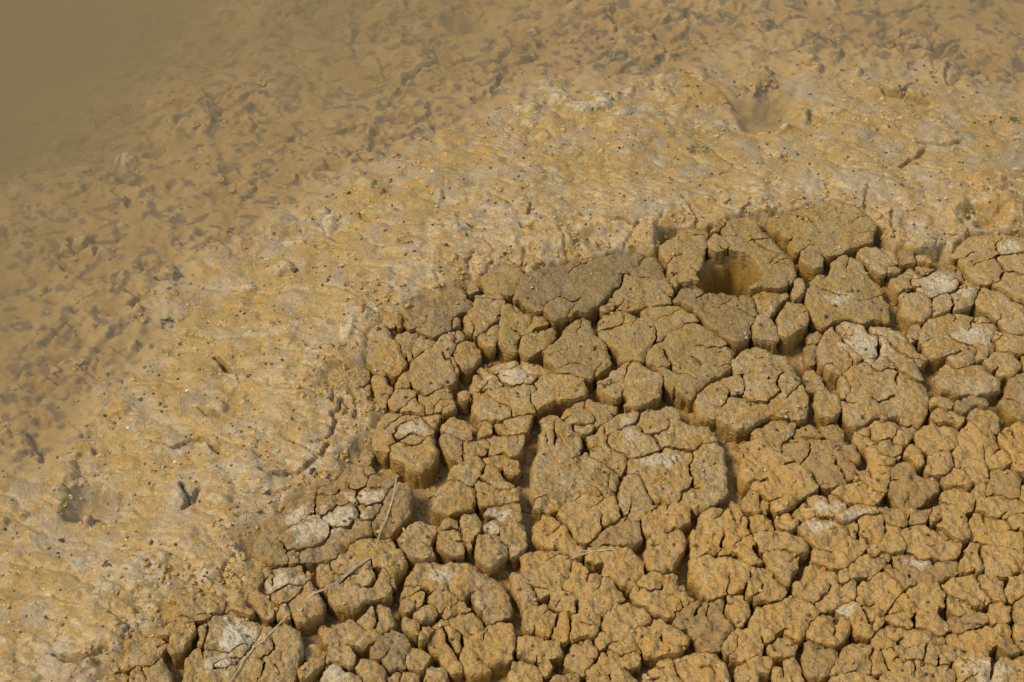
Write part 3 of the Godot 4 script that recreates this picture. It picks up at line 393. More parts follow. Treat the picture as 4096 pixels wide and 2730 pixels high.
const CONTROL := [-618,349,-45,-554,266,-45,-505,188,-45,-462,161,-45,-430,114,-45,-408,48,-45,-388,-6,-45,-363,-62,-45,-335,-107,-45,-297,-160,-45,-257,-208,-45,-217,-257,-45,-174,-300,-45,-125,-337,-45,-60,-367,-45,2,-398,-45,64,-422,-45,122,-434,-45,191,-454,-45,270,-383,-45,357,-478,-45,414,-470,-45,470,-454,-45,532,-414,-45,608,-394,-45,727,-352,-45,867,-300,-45,-537,430,-27,-447,264,-27,-366,148,-27,-332,63,-27,-282,-21,-27,-224,-109,-27,-158,-196,-27,-87,-259,-27,12,-303,-27,138,-340,-27,262,-310,-27,394,-363,-27,492,-340,-27,590,-310,-27,749,-245,-27,-460,404,-9,-373,325,-9,-301,251,-9,-265,146,-9,-204,32,-9,-150,-60,-9,-84,-151,-9,11,-198,-9,133,-226,-9,279,-233,-9,403,-247,-9,499,-240,-9,570,-219,-9,681,-178,-9,-442,505,-9,-545,546,-9,-377,424,0,-368,489,0,-300,355,0,-292,424,0,-285,489,0,-213,355,0,-207,424,0,-202,489,0,-129,283,0,-126,355,0,-122,424,0,-119,489,0,-40,206,0,-39,283,0,-38,355,0,-37,424,0,-36,489,0,53,125,0,52,206,0,50,283,0,49,355,0,48,424,0,46,489,0,153,39,0,148,125,0,144,206,0,140,283,0,136,355,0,133,424,0,129,489,0,258,-52,0,250,39,0,243,125,0,236,206,0,230,283,0,223,355,0,218,424,0,212,489,0,359,-52,0,348,39,0,338,125,0,328,206,0,319,283,0,311,355,0,303,424,0,295,489,0,459,-52,0,446,39,0,433,125,0,420,206,0,409,283,0,398,355,0,388,424,0,378,489,0,560,-52,0,543,39,0,528,125,0,513,206,0,499,283,0,485,355,0,473,424,0,461,489,0,661,-52,0,641,39,0,622,125,0,605,206,0,588,283,0,572,355,0,558,424,0,543,489,0,762,-52,0,739,39,0,717,125,0,697,206,0,678,283,0,660,355,0,643,424,0,626,489,0,-735,-885,-250.4,-594,-654,-178.9,-635,-441,-139.9,-520,-438,-100.9,-528,-252,-68.4,-486,-632,-130.8,-402,-590,-89.2,-382,-433,-61.900000000000006,-360,-240,-56.7,-474,-172,-58.0,-575,-174,-73.6,-508,-17,-64.5,-499,80,-55.4,-408,-39,-54.1,-321,-632,-73.6,-255,-621,-86.6,-202,-500,-71.0,-289,-391,-59.3,-143,-384,-52.8,-194,-367,-58.0,-63,-541,-63.2,40,-550,-56.7,230,-562,-52.8,395,-579,-52.8,534,-587,-59.3,651,-618,-63.2,601,-505,-54.1,833,-564,-68.4,-842,-561,-211.4,-716,-98,-120.4,-558,-1022,-198.4,-168,-912,-120.4,251,-858,-81.4,703,-876,-94.4,-73,-740,-94.4,-265,-295,-54.1,-314,-275,-55.4,299,-421,-51.5,-93,-453,-58.0,146,-505,-54.1,443,-527,-51.5]
const PEBBLES := [[-147,-263,2.9,1,"larger reddish brown pebble above right of the white ridge on the left shore"],[-186,-263,2.5,0,"small dark brown pebble above right of the white ridge on the left shore"],[-110,-162,1.6,0,"tiny dark brown pebble left of the twig on the shore"],[-219,-175,1.6,1,"tiny reddish brown pebble below left of the white ridge on the left shore"],[-237,-133,2.9,0,"larger dark brown pebble below left of the white ridge on the left shore"],[-161,-90,1.7,0,"small dark brown pebble below right of the white ridge on the left shore"],[-199,-109,2.2,3,"small blackish pebble below the white ridge on the left shore"],[-174,-73,1.7,0,"small dark brown pebble below the white ridge on the left shore"],[-144,-75,1.7,0,"small dark brown pebble left of the shore wedge"],[-157,-58,3.1,1,"larger reddish brown pebble left of the shore wedge"],[-77,-112,2.0,0,"small dark brown pebble above the shore wedge"],[-247,-53,1.6,0,"tiny dark brown pebble above right of the slit in the left shore"],[-229,-55,1.4,1,"tiny reddish brown pebble above right of the slit in the left shore"],[-140,-28,2.8,0,"larger dark brown pebble left of the shore wedge"],[-115,-93,1.7,0,"small dark brown pebble above left of the shore wedge"],[-8,-140,2.2,0,"small dark brown pebble below right of the twig on the shore"],[-72,-151,2.2,3,"small blackish pebble below left of the twig on the shore"],[-27,-230,1.8,1,"small reddish brown pebble above right of the twig on the shore"],[-171,-143,1.6,3,"tiny blackish pebble below right of the white ridge on the left shore"],[-84,-221,1.4,1,"tiny reddish brown pebble above left of the twig on the shore"],[-155,-100,1.4,0,"tiny dark brown pebble below right of the white ridge on the left shore"],[-119,-92,1.4,3,"tiny blackish pebble above left of the shore wedge"],[70,-275,1.4,3,"tiny blackish pebble below the pale lumps by the waterline"],[11,-266,1.4,3,"tiny blackish pebble above right of the twig on the shore"],[227,-281,1.5,0,"tiny dark brown pebble below right of the algae smear on the shore"],[181,-242,1.1,3,"tiny blackish pebble below left of the algae smear on the shore"],[193,-244,1.2,3,"tiny blackish pebble below the algae smear on the shore"],[32,-191,1.6,3,"tiny blackish pebble right of the twig on the shore"],[77,-200,1.1,1,"tiny reddish brown pebble left of the column left of the hole"],[87,-196,1.1,1,"tiny reddish brown pebble below the pale lumps by the waterline"],[62,-168,1.1,1,"tiny reddish brown pebble right of the twig on the shore"],[75,-63,1.4,3,"tiny blackish pebble right of the split column"],[108,-175,1.4,3,"tiny blackish pebble left of the column left of the hole"],[315,-193,1.6,3,"tiny blackish pebble above left of the broad upper plate"],[320,-189,1.8,1,"small reddish brown pebble above left of the broad upper plate"],[362,-197,2.2,2,"small orange pebble above right of the broad upper plate"],[327,-223,2.0,0,"small dark brown pebble above left of the broad upper plate"],[455,-164,1.4,0,"tiny dark brown pebble above the round white-capped clod"],[386,-267,1.4,3,"tiny blackish pebble above right of the broad upper plate"],[515,-291,1.8,0,"small dark brown pebble left of the right edge of the shore"],[549,-325,1.6,0,"tiny dark brown pebble left of the right edge of the shore"],[463,-293,2.2,1,"small reddish brown pebble left of the right edge of the shore"],[385,-351,1.4,0,"tiny dark brown pebble right of the flooded pit at top right"],[342,-482,2.0,2,"small orange pebble above right of the flooded pit at top right"],[586,-350,1.6,2,"tiny orange pebble above right of the right edge of the shore"],[179,-331,2.5,2,"small orange pebble left of the algae smear on the shore"],[15,-342,1.8,0,"small dark brown pebble below left of the pale lumps by the waterline"],[13,-308,1.8,0,"small dark brown pebble above right of the twig on the shore"],[-196,162,4.0,3,"larger blackish pebble above left of the crazed pale clod"],[-200,-4,1.8,1,"small reddish brown pebble right of the slit in the left shore"],[-239,7,2.0,0,"small dark brown pebble right of the slit in the left shore"],[-150,83,3.1,1,"larger reddish brown pebble above left of the oval-plated clod"],[-23,14,2.5,1,"small reddish brown pebble below the split column"],[-39,-5,1.8,1,"small reddish brown pebble below right of the shore wedge"],[-61,-12,3.1,1,"larger reddish brown pebble below right of the shore wedge"],[-50,50,3.8,1,"larger reddish brown pebble left of the zigzag-split clod"],[-170,24,1.6,1,"tiny reddish brown pebble above left of the oval-plated clod"],[-221,82,1.4,0,"tiny dark brown pebble below right of the slit in the left shore"],[-222,93,1.6,0,"tiny dark brown pebble above left of the crazed pale clod"],[-80,216,1.6,3,"tiny blackish pebble below the oval-plated clod"],[-213,106,1.6,0,"tiny dark brown pebble left of the oval-plated clod"],[-208,179,2.0,1,"small reddish brown pebble above left of the crazed pale clod"],[-199,-5,1.4,2,"tiny orange pebble right of the slit in the left shore"],[-207,301,2.0,3,"small blackish pebble above right of the pebble-topped clod"],[-80,252,1.4,3,"tiny blackish pebble above the wide rubbly clod"],[-202,361,1.8,3,"small blackish pebble below the pebble-topped clod"],[-102,363,1.1,0,"tiny dark brown pebble below left of the wide rubbly clod"],[-9,336,2.0,2,"small orange pebble above right of the lobed bottom clod"],[-157,305,1.6,2,"tiny orange pebble left of the clod under the long straw"],[-129,300,2.2,1,"small reddish brown pebble on the clod under the long straw"],[-31,386,1.8,1,"small reddish brown pebble below right of the lobed bottom clod"],[-345,245,2.5,1,"small reddish brown pebble below left of the shore tongue at lower left"],[-446,241,1.7,0,"small dark brown pebble below left of the small pool at lower left"],[-380,272,1.7,1,"small reddish brown pebble below the small pool at lower left"],[-369,237,1.6,0,"tiny dark brown pebble below right of the small pool at lower left"],[-362,229,1.6,1,"tiny reddish brown pebble below right of the small pool at lower left"],[-268,229,1.6,0,"tiny dark brown pebble right of the shore tongue at lower left"],[-375,348,1.6,1,"tiny reddish brown pebble above left of the loaf-like clod"],[-414,340,1.8,3,"small blackish pebble above right of the bottom left corner"],[-331,290,1.4,0,"tiny dark brown pebble above left of the flat clod by the shore tongue"],[-288,291,1.5,1,"tiny reddish brown pebble above right of the flat clod by the shore tongue"],[-254,258,1.4,1,"tiny reddish brown pebble below right of the shore tongue at lower left"],[-290,294,1.6,1,"tiny reddish brown pebble below the shore tongue at lower left"],[-483,215,1.4,0,"tiny dark brown pebble left of the small pool at lower left"],[-370,239,1.1,4,"tiny white pebble below right of the small pool at lower left"],[-329,359,1.6,1,"tiny reddish brown pebble above right of the loaf-like clod"],[-294,368,1.1,3,"tiny blackish pebble below the flat clod by the shore tongue"],[-396,402,1.4,2,"tiny orange pebble below right of the bottom left corner"],[-435,232,2.7,3,"larger blackish pebble below left of the small pool at lower left"],[-358,149,1.8,2,"small orange pebble above left of the shore tongue at lower left"],[-354,150,1.4,0,"tiny dark brown pebble above left of the shore tongue at lower left"],[-277,175,1.8,1,"small reddish brown pebble above right of the shore tongue at lower left"],[-385,43,2.2,0,"small dark brown pebble below left of the slit in the left shore"],[-324,126,2.0,2,"small orange pebble above the shore tongue at lower left"],[-329,105,1.4,3,"tiny blackish pebble above the shore tongue at lower left"],[-310,61,1.7,1,"small reddish brown pebble below the slit in the left shore"],[-348,20,1.6,3,"tiny blackish pebble left of the slit in the left shore"],[-371,40,1.6,3,"tiny blackish pebble below left of the slit in the left shore"],[-272,22,1.6,0,"tiny dark brown pebble above the shore tongue at lower left"],[-284,28,1.4,3,"tiny blackish pebble below right of the slit in the left shore"],[-274,26,1.8,0,"small dark brown pebble below right of the slit in the left shore"],[-338,147,1.1,3,"tiny blackish pebble above left of the shore tongue at lower left"],[-391,86,1.8,4,"small white pebble above right of the small pool at lower left"],[-336,39,1.8,4,"small white pebble below left of the slit in the left shore"],[-336,138,1.6,4,"tiny white pebble above the shore tongue at lower left"],[81,311,2.0,2,"small orange pebble right of the spiky clod"],[145,287,2.0,3,"small blackish pebble above the horned clod"],[109,299,1.6,3,"tiny blackish pebble below right of the clod under the forked straw"],[160,359,1.6,2,"tiny orange pebble below right of the horned clod"],[206,349,1.8,0,"small dark brown pebble below the waist-cracked clod"],[41,343,1.6,2,"tiny orange pebble below left of the spiky clod"],[27,382,1.8,2,"small orange pebble right of the lobed bottom clod"],[93,267,1.6,3,"tiny blackish pebble above the clod under the forked straw"],[45,250,1.6,2,"tiny orange pebble above left of the spiky clod"],[145,298,1.8,2,"small orange pebble above the horned clod"],[52,406,2.2,2,"small orange pebble below the spiky clod"],[104,228,2.9,0,"larger dark brown pebble above the clod under the forked straw"],[172,384,1.6,2,"tiny orange pebble below the waist-cracked clod"],[140,379,2.5,2,"small orange pebble below the horned clod"],[304,241,2.7,2,"larger orange pebble above the clod beside the dark gap"],[333,246,1.6,0,"tiny dark brown pebble above left of the greyish plate"],[318,344,2.5,2,"small orange pebble below left of the knobbly plate"],[368,393,2.7,3,"larger blackish pebble left of the grey corner slab"],[370,403,1.8,3,"small blackish pebble left of the grey corner slab"],[349,400,1.5,0,"tiny dark brown pebble below the knobbly plate"],[336,341,2.0,1,"small reddish brown pebble below the knobbly plate"],[297,391,2.2,2,"small orange pebble right of the cup-shaped clod"],[290,289,3.4,2,"larger orange pebble above left of the knobbly plate"],[461,369,1.4,0,"tiny dark brown pebble above right of the grey corner slab"],[394,248,1.8,3,"small blackish pebble above the greyish plate"],[396,260,2.2,2,"small orange pebble above right of the greyish plate"],[378,239,1.6,3,"tiny blackish pebble above the greyish plate"],[249,372,1.5,0,"tiny dark brown pebble above left of the cup-shaped clod"],[369,112,3.6,1,"larger reddish brown pebble below the big dished clod"],[350,140,2.0,1,"small reddish brown pebble right of the four-lobed clod"],[332,133,1.6,3,"tiny blackish pebble above right of the four-lobed clod"],[263,117,1.8,3,"small blackish pebble below right of the finely cracked wide clod"],[360,176,2.2,2,"small orange pebble right of the four-lobed clod"],[387,180,1.6,0,"tiny dark brown pebble left of the hook-shaped clod"],[300,102,3.4,1,"larger reddish brown pebble above the four-lobed clod"],[356,107,3.6,1,"larger reddish brown pebble below left of the big dished clod"],[477,99,2.9,2,"larger orange pebble above the hook-shaped clod"],[180,105,1.8,3,"small blackish pebble above right of the largest slab"],[164,102,1.8,0,"small dark brown pebble above the largest slab"],[65,68,1.4,3,"tiny blackish pebble right of the zigzag-split clod"],[31,151,1.6,3,"tiny blackish pebble above left of the flat middle slab"],[90,170,1.6,0,"tiny dark brown pebble right of the flat middle slab"],[10,158,1.6,3,"tiny blackish pebble left of the flat middle slab"],[93,61,1.8,0,"small dark brown pebble right of the zigzag-split clod"],[149,174,1.6,1,"tiny reddish brown pebble below the largest slab"]]
const ALGAE := [[381,-550,18,11],[217,-324,14,8],[-371,-67,9,7],[-515,-128,5,7],[596,-390,6,5],[269,-601,8,9],[-405,-543,10,5],[-505,-187,9,7],[124,-521,11,10],[-304,-268,7,9]]
const STRAWS := [[[-132,277,-150,291,-167,307,-188,322],3.8],[[-204,340,-216,352,-232,371,-241,386,-253,411,-257,420],1.7],[[-112,173,-113,187,-114,202,-118,223,-120,233,-124,244,-127,256,-128,261],2.6],[[97,265,88,266,80,267,72,267,64,267],2.0],[[84,267,75,268,65,271,54,276],1.5]]
const TWIG := [-51,-192,-48,-190,-45,-187]

var rng := RandomNumberGenerator.new()
var n_big := FastNoiseLite.new()
var n_mid := FastNoiseLite.new()
var n_fine := FastNoiseLite.new()
var n_nod := FastNoiseLite.new()
var n_nod2 := FastNoiseLite.new()
var n_plate := FastNoiseLite.new()
var n_tone := FastNoiseLite.new()
var n_spot := FastNoiseLite.new()
var n_warp := FastNoiseLite.new()
var mud: StandardMaterial3D
var wet_mud: StandardMaterial3D
# clod grid
var cid := PackedInt32Array()
var dd := PackedFloat32Array()
var dgap := PackedFloat32Array()
var dc := PackedFloat32Array()
var comp := PackedInt32Array()
var top_y := PackedFloat32Array()
# macro height
var mac := PackedFloat32Array()
const MS := 0.02
const MNX := 110
const MNZ := 90
const MX0 := -1.1
const MZ0 := -0.95
# region distance
var reg := PackedFloat32Array()
const RS := 0.005
const RNX := 262
const RNZ := 190
const RX0 := -0.62
const RZ0 := -0.42
# sheet
var sheet_xs := PackedFloat32Array()
var sheet_zs := PackedFloat32Array()
var sheet_y := PackedFloat32Array()
var taken := {}

const OCHRE := Color(0.475, 0.288, 0.076)
const TAN := Color(0.450, 0.312, 0.118)
const PALE := Color(0.63, 0.54, 0.38)
const WHITE := Color(0.68, 0.62, 0.50)
const GOLD := Color(0.47, 0.270, 0.058)
const DAMP := Color(0.400, 0.275, 0.115)
const BED := Color(0.335, 0.205, 0.058)
const SLUDGE := Color(0.110, 0.078, 0.042)
const DUST := Color(0.430, 0.300, 0.128)
const SILT := Color(0.290, 0.218, 0.130)
const CRUST := Color(0.500, 0.410, 0.280)
const DAMP_CLAY := Color(0.275, 0.205, 0.072)
const RUST := Color(0.58, 0.350, 0.108)
const ROSE := Color(0.520, 0.385, 0.205)
const GREY_CLAY := Color(0.440, 0.350, 0.235)
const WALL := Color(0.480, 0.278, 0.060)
const OLIVE := Color(0.26, 0.235, 0.085)

func _ready() -> void:
	_view()
	_noises()
	_materials()
	var t0 := Time.get_ticks_msec()
	_macro()
	_region()
	_sheet()
	print("sheet ", Time.get_ticks_msec() - t0)
	_clod_fields()
	print("fields ", Time.get_ticks_msec() - t0)
	_clods()
	print("clods ", Time.get_ticks_msec() - t0)
	_water()
	_details()
	print("all ", Time.get_ticks_msec() - t0)

func _view() -> void:
	var cam := Camera3D.new()
	cam.name = "camera"
	cam.fov = 20.0
	cam.near = 0.05
	cam.far = 60.0
	add_child(cam)
	cam.position = Vector3(0, 2.0 * sin(deg_to_rad(48.0)), 2.0 * cos(deg_to_rad(48.0)))
	cam.rotation_degrees = Vector3(-48, 0, 0)
	cam.current = true
	var sky_m := ProceduralSkyMaterial.new()
	sky_m.sky_top_color = Color(0.62, 0.70, 0.80)
	sky_m.sky_horizon_color = Color(0.86, 0.87, 0.88)
	sky_m.ground_horizon_color = Color(0.55, 0.48, 0.38)
	sky_m.ground_bottom_color = Color(0.35, 0.29, 0.2)
	sky_m.sky_curve = 0.25
	var sky := Sky.new()
	sky.sky_material = sky_m
	var env := Environment.new()
	env.background_mode = Environment.BG_SKY
	env.sky = sky
	env.background_energy_multiplier = 0.95
	env.tonemap_mode = Environment.TONE_MAPPER_LINEAR
	env.tonemap_exposure = 1.0
	env.volumetric_fog_enabled = true
	env.volumetric_fog_density = 0.0
	env.sdfgi_enabled = true
	env.ssao_enabled = true
	env.ssil_enabled = true
	var we := WorldEnvironment.new()
	we.name = "environment"
	we.environment = env
	add_child(we)
	var sun := DirectionalLight3D.new()
	sun.name = "sun"
	sun.light_energy = 1.1
	sun.light_color = Color(1.0, 0.93, 0.80)
	sun.light_angular_distance = 20.0
	sun.shadow_enabled = true
	add_child(sun)
	# sun high on the left, a little in front
	sun.look_at_from_position(Vector3(-0.92, 1.2, 0.12), Vector3.ZERO, Vector3.UP)

func _mk(n: FastNoiseLite, seed_: int, wave: float, oct: int, type := FastNoiseLite.TYPE_SIMPLEX) -> void:
	n.seed = seed_
	n.noise_type = type
	n.frequency = 1.0 / wave
	n.fractal_octaves = oct
	n.fractal_type = FastNoiseLite.FRACTAL_FBM if oct > 1 else FastNoiseLite.FRACTAL_NONE

func _noises() -> void:
	rng.seed = 41
	_mk(n_big, 3, 0.055, 3, FastNoiseLite.TYPE_SIMPLEX_SMOOTH)
	_mk(n_mid, 5, 0.019, 4, FastNoiseLite.TYPE_SIMPLEX_SMOOTH)
	_mk(n_fine, 7, 0.0065, 2, FastNoiseLite.TYPE_SIMPLEX_SMOOTH)
	_mk(n_nod, 11, 0.017, 1, FastNoiseLite.TYPE_CELLULAR)
	n_nod.cellular_return_type = FastNoiseLite.RETURN_DISTANCE
	_mk(n_plate, 13, 0.055, 1, FastNoiseLite.TYPE_CELLULAR)
	n_plate.cellular_return_type = FastNoiseLite.RETURN_DISTANCE2_SUB
	_mk(n_nod2, 12, 0.0085, 1, FastNoiseLite.TYPE_CELLULAR)
	n_nod2.cellular_return_type = FastNoiseLite.RETURN_DISTANCE
	_mk(n_tone, 17, 0.06, 4)
	_mk(n_spot, 23, 0.012, 2)
	_mk(n_warp, 29, 0.026, 3)

func n2(n: FastNoiseLite, x: float, z: float) -> float:
	return n.get_noise_3d(x * 0.36 + z * 0.48, x * 0.48 + z * 0.64, z * 0.6 - x * 0.8)

func _grain(size: int, seed_: int) -> Array:
	# a seamless speckle of sand grains in clay (colour) and its fine relief
	var a := FastNoiseLite.new()
	_mk(a, seed_, 10.0, 3, FastNoiseLite.TYPE_PERLIN)
	var b := FastNoiseLite.new()
	_mk(b, seed_ + 1, 4.0, 2, FastNoiseLite.TYPE_PERLIN)
	var c := FastNoiseLite.new()
	_mk(c, seed_ + 2, 50.0, 4, FastNoiseLite.TYPE_PERLIN)
	var da := a.get_seamless_image(size, size).get_data()
	var db := b.get_seamless_image(size, size).get_data()
	var dcc := c.get_seamless_image(size, size).get_data()
	var col := PackedByteArray()
	col.resize(size * size * 3)
	var hgt := PackedByteArray()
	hgt.resize(size * size)
	for i in size * size:
		var va := da[i]
		var vb := db[i]
		var vc := dcc[i]
		var v := 222 + ((va - 128) >> 2) + ((vb - 128) >> 2) + ((vc - 128) >> 3)
		var r := v
		var g := v
		var bl := v
		if vb < 62:                     # dark mineral grains
			var k := (62 - vb) * 3
			r -= k
			g -= k + (k >> 2)
			bl -= k
		elif vb > 208:                  # pale quartz grains
			r = mini(255, r + 24)
			g = mini(255, g + 26)
			bl = mini(255, bl + 40)
		if va > 190:                    # iron stain
			bl -= (va - 190) >> 1
			g -= (va - 190) >> 2
		col[i * 3] = clampi(r, 0, 255)
		col[i * 3 + 1] = clampi(g, 0, 255)
		col[i * 3 + 2] = clampi(bl, 0, 255)
		hgt[i] = clampi((va * 3 + vb * 2 + vc * 3) >> 3, 0, 255)
	var im := Image.create_from_data(size, size, false, Image.FORMAT_RGB8, col)
	var ih := Image.create_from_data(size, size, false, Image.FORMAT_L8, hgt)
	return [ImageTexture.create_from_image(im), ImageTexture.create_from_image(ih)]

func _materials() -> void:
	var g := _grain(1024, 101)
	mud = StandardMaterial3D.new()
	mud.resource_name = "dry_mud"
	mud.vertex_color_use_as_albedo = true
	mud.albedo_texture = g[0]
	mud.uv1_triplanar = true
	mud.uv1_world_triplanar = true
	mud.uv1_scale = Vector3.ONE / 0.31
	mud.heightmap_enabled = true
	mud.heightmap_texture = g[1]
	mud.heightmap_scale = 0.40
	mud.roughness = 0.92
	mud.metallic_specular = 0.25
	wet_mud = mud.duplicate()
	wet_mud.resource_name = "wet_mud"
	wet_mud.roughness = 0.46
	wet_mud.metallic_specular = 0.4
	wet_mud.heightmap_scale = 0.17

# ---------------------------------------------------------------- fields
func _macro() -> void:
	mac.resize(MNX * MNZ)
	var n := CONTROL.size() / 3
	var cx := PackedFloat32Array()
	var cz := PackedFloat32Array()
	var ch := PackedFloat32Array()
	for i in n:
		cx.append(CONTROL[i * 3] * 0.001)
		cz.append(CONTROL[i * 3 + 1] * 0.001)
		ch.append(CONTROL[i * 3 + 2] * 0.001)
	for j in MNZ:
		var z := MZ0 + j * MS
		for i in MNX:
			var x := MX0 + i * MS
			var sw := 0.0
			var sh := 0.0
			for k in n:
				var q := (x - cx[k]) * (x - cx[k]) + (z - cz[k]) * (z - cz[k]) + 0.0002
				var w := 1.0 / (q * sqrt(q))
				sw += w
				sh += w * ch[k]
			mac[j * MNX + i] = sh / sw
	for pass_ in 2:
		var b := mac.duplicate()
		for j in range(1, MNZ - 1):
			for i in range(1, MNX - 1):
				var o := j * MNX + i
				b[o] = (mac[o] * 2.0 + mac[o - 1] + mac[o + 1] + mac[o - MNX] + mac[o + MNX]) / 6.0
		mac = b

func _bil(a: PackedFloat32Array, fx: float, fz: float, nx: int, nz: int) -> float:
	fx = clampf(fx, 0.0, nx - 1.001)
	fz = clampf(fz, 0.0, nz - 1.001)
	var i := int(fx)
	var j := int(fz)
	var u := fx - i
	var v := fz - j
	var o := j * nx + i
	return (a[o] * (1.0 - u) + a[o + 1] * u) * (1.0 - v) + (a[o + nx] * (1.0 - u) + a[o + nx + 1] * u) * v

func macro(x: float, z: float) -> float:
	return _bil(mac, (x - MX0) / MS, (z - MZ0) / MS, MNX, MNZ)

func _edges(flat: Array) -> Array:
	# x, z, dx, dz, 1/len2 of each side of a closed outline given in mm
	var n := flat.size() / 2
	var ex := PackedFloat32Array()
	var ez := PackedFloat32Array()
	var ux := PackedFloat32Array()
	var uz := PackedFloat32Array()
	var il := PackedFloat32Array()
	for k in n:
		var x: float = flat[k * 2] * 0.001
		var z: float = flat[k * 2 + 1] * 0.001
		var m := (k + 1) % n
		var dx: float = flat[m * 2] * 0.001 - x
		var dz: float = flat[m * 2 + 1] * 0.001 - z
		ex.append(x)
		ez.append(z)
		ux.append(dx)
		uz.append(dz)
		il.append(1.0 / maxf(dx * dx + dz * dz, 1e-9))
	return [ex, ez, ux, uz, il]

func _sd(e: Array, x: float, z: float) -> float:
	var ex: PackedFloat32Array = e[0]
	var ez: PackedFloat32Array = e[1]
	var ux: PackedFloat32Array = e[2]
	var uz: PackedFloat32Array = e[3]
	var il: PackedFloat32Array = e[4]
	var best := 1e9
	var inside := false
	var n := ex.size()
	for k in n:
		var px := x - ex[k]
		var pz := z - ez[k]
		var dx := ux[k]
		var dz := uz[k]
		var t := (px * dx + pz * dz) * il[k]
		if t < 0.0:
			t = 0.0
		elif t > 1.0:
			t = 1.0
		var qx := px - dx * t
		var qz := pz - dz * t
		var q := qx * qx + qz * qz
		if q < best:
			best = q
		if (z < ez[k]) != (z < ez[k + 1 if k + 1 < n else 0]):
			if px - pz * dx / dz < 0.0:
				inside = not inside
	var r := sqrt(best)
	return r if inside else -r

func _region() -> void:
	reg.resize(RNX * RNZ)
	var e := _edges(REGION)
	for j in RNZ:
		for i in RNX:
			reg[j * RNX + i] = _sd(e, RX0 + i * RS, RZ0 + j * RS)

func region(x: float, z: float) -> float:
	if x < RX0 or z < RZ0:
		return -0.1
	if x > RX0 + RS * (RNX - 2) or z > RZ0 + RS * (RNZ - 2):
		return -0.1
	return _bil(reg, (x - RX0) / RS, (z - RZ0) / RS, RNX, RNZ)

func _axis(a: PackedFloat32Array, start: float, n: int) -> int:
	# even steps in the middle, growing steps out to 7 m on both sides; returns how many come before the middle
	var outer := PackedFloat32Array()
	var s := SHEET
	var d := 0.0
	while d < 7.0:
		s *= 1.22
		d += s
		outer.append(d)
	for k in outer.size():
		a.append(start - outer[outer.size() - 1 - k])
	for k in n:
		a.append(start + k * SHEET)
	for k in outer.size():
		a.append(start + (n - 1) * SHEET + outer[k])
	return outer.size()

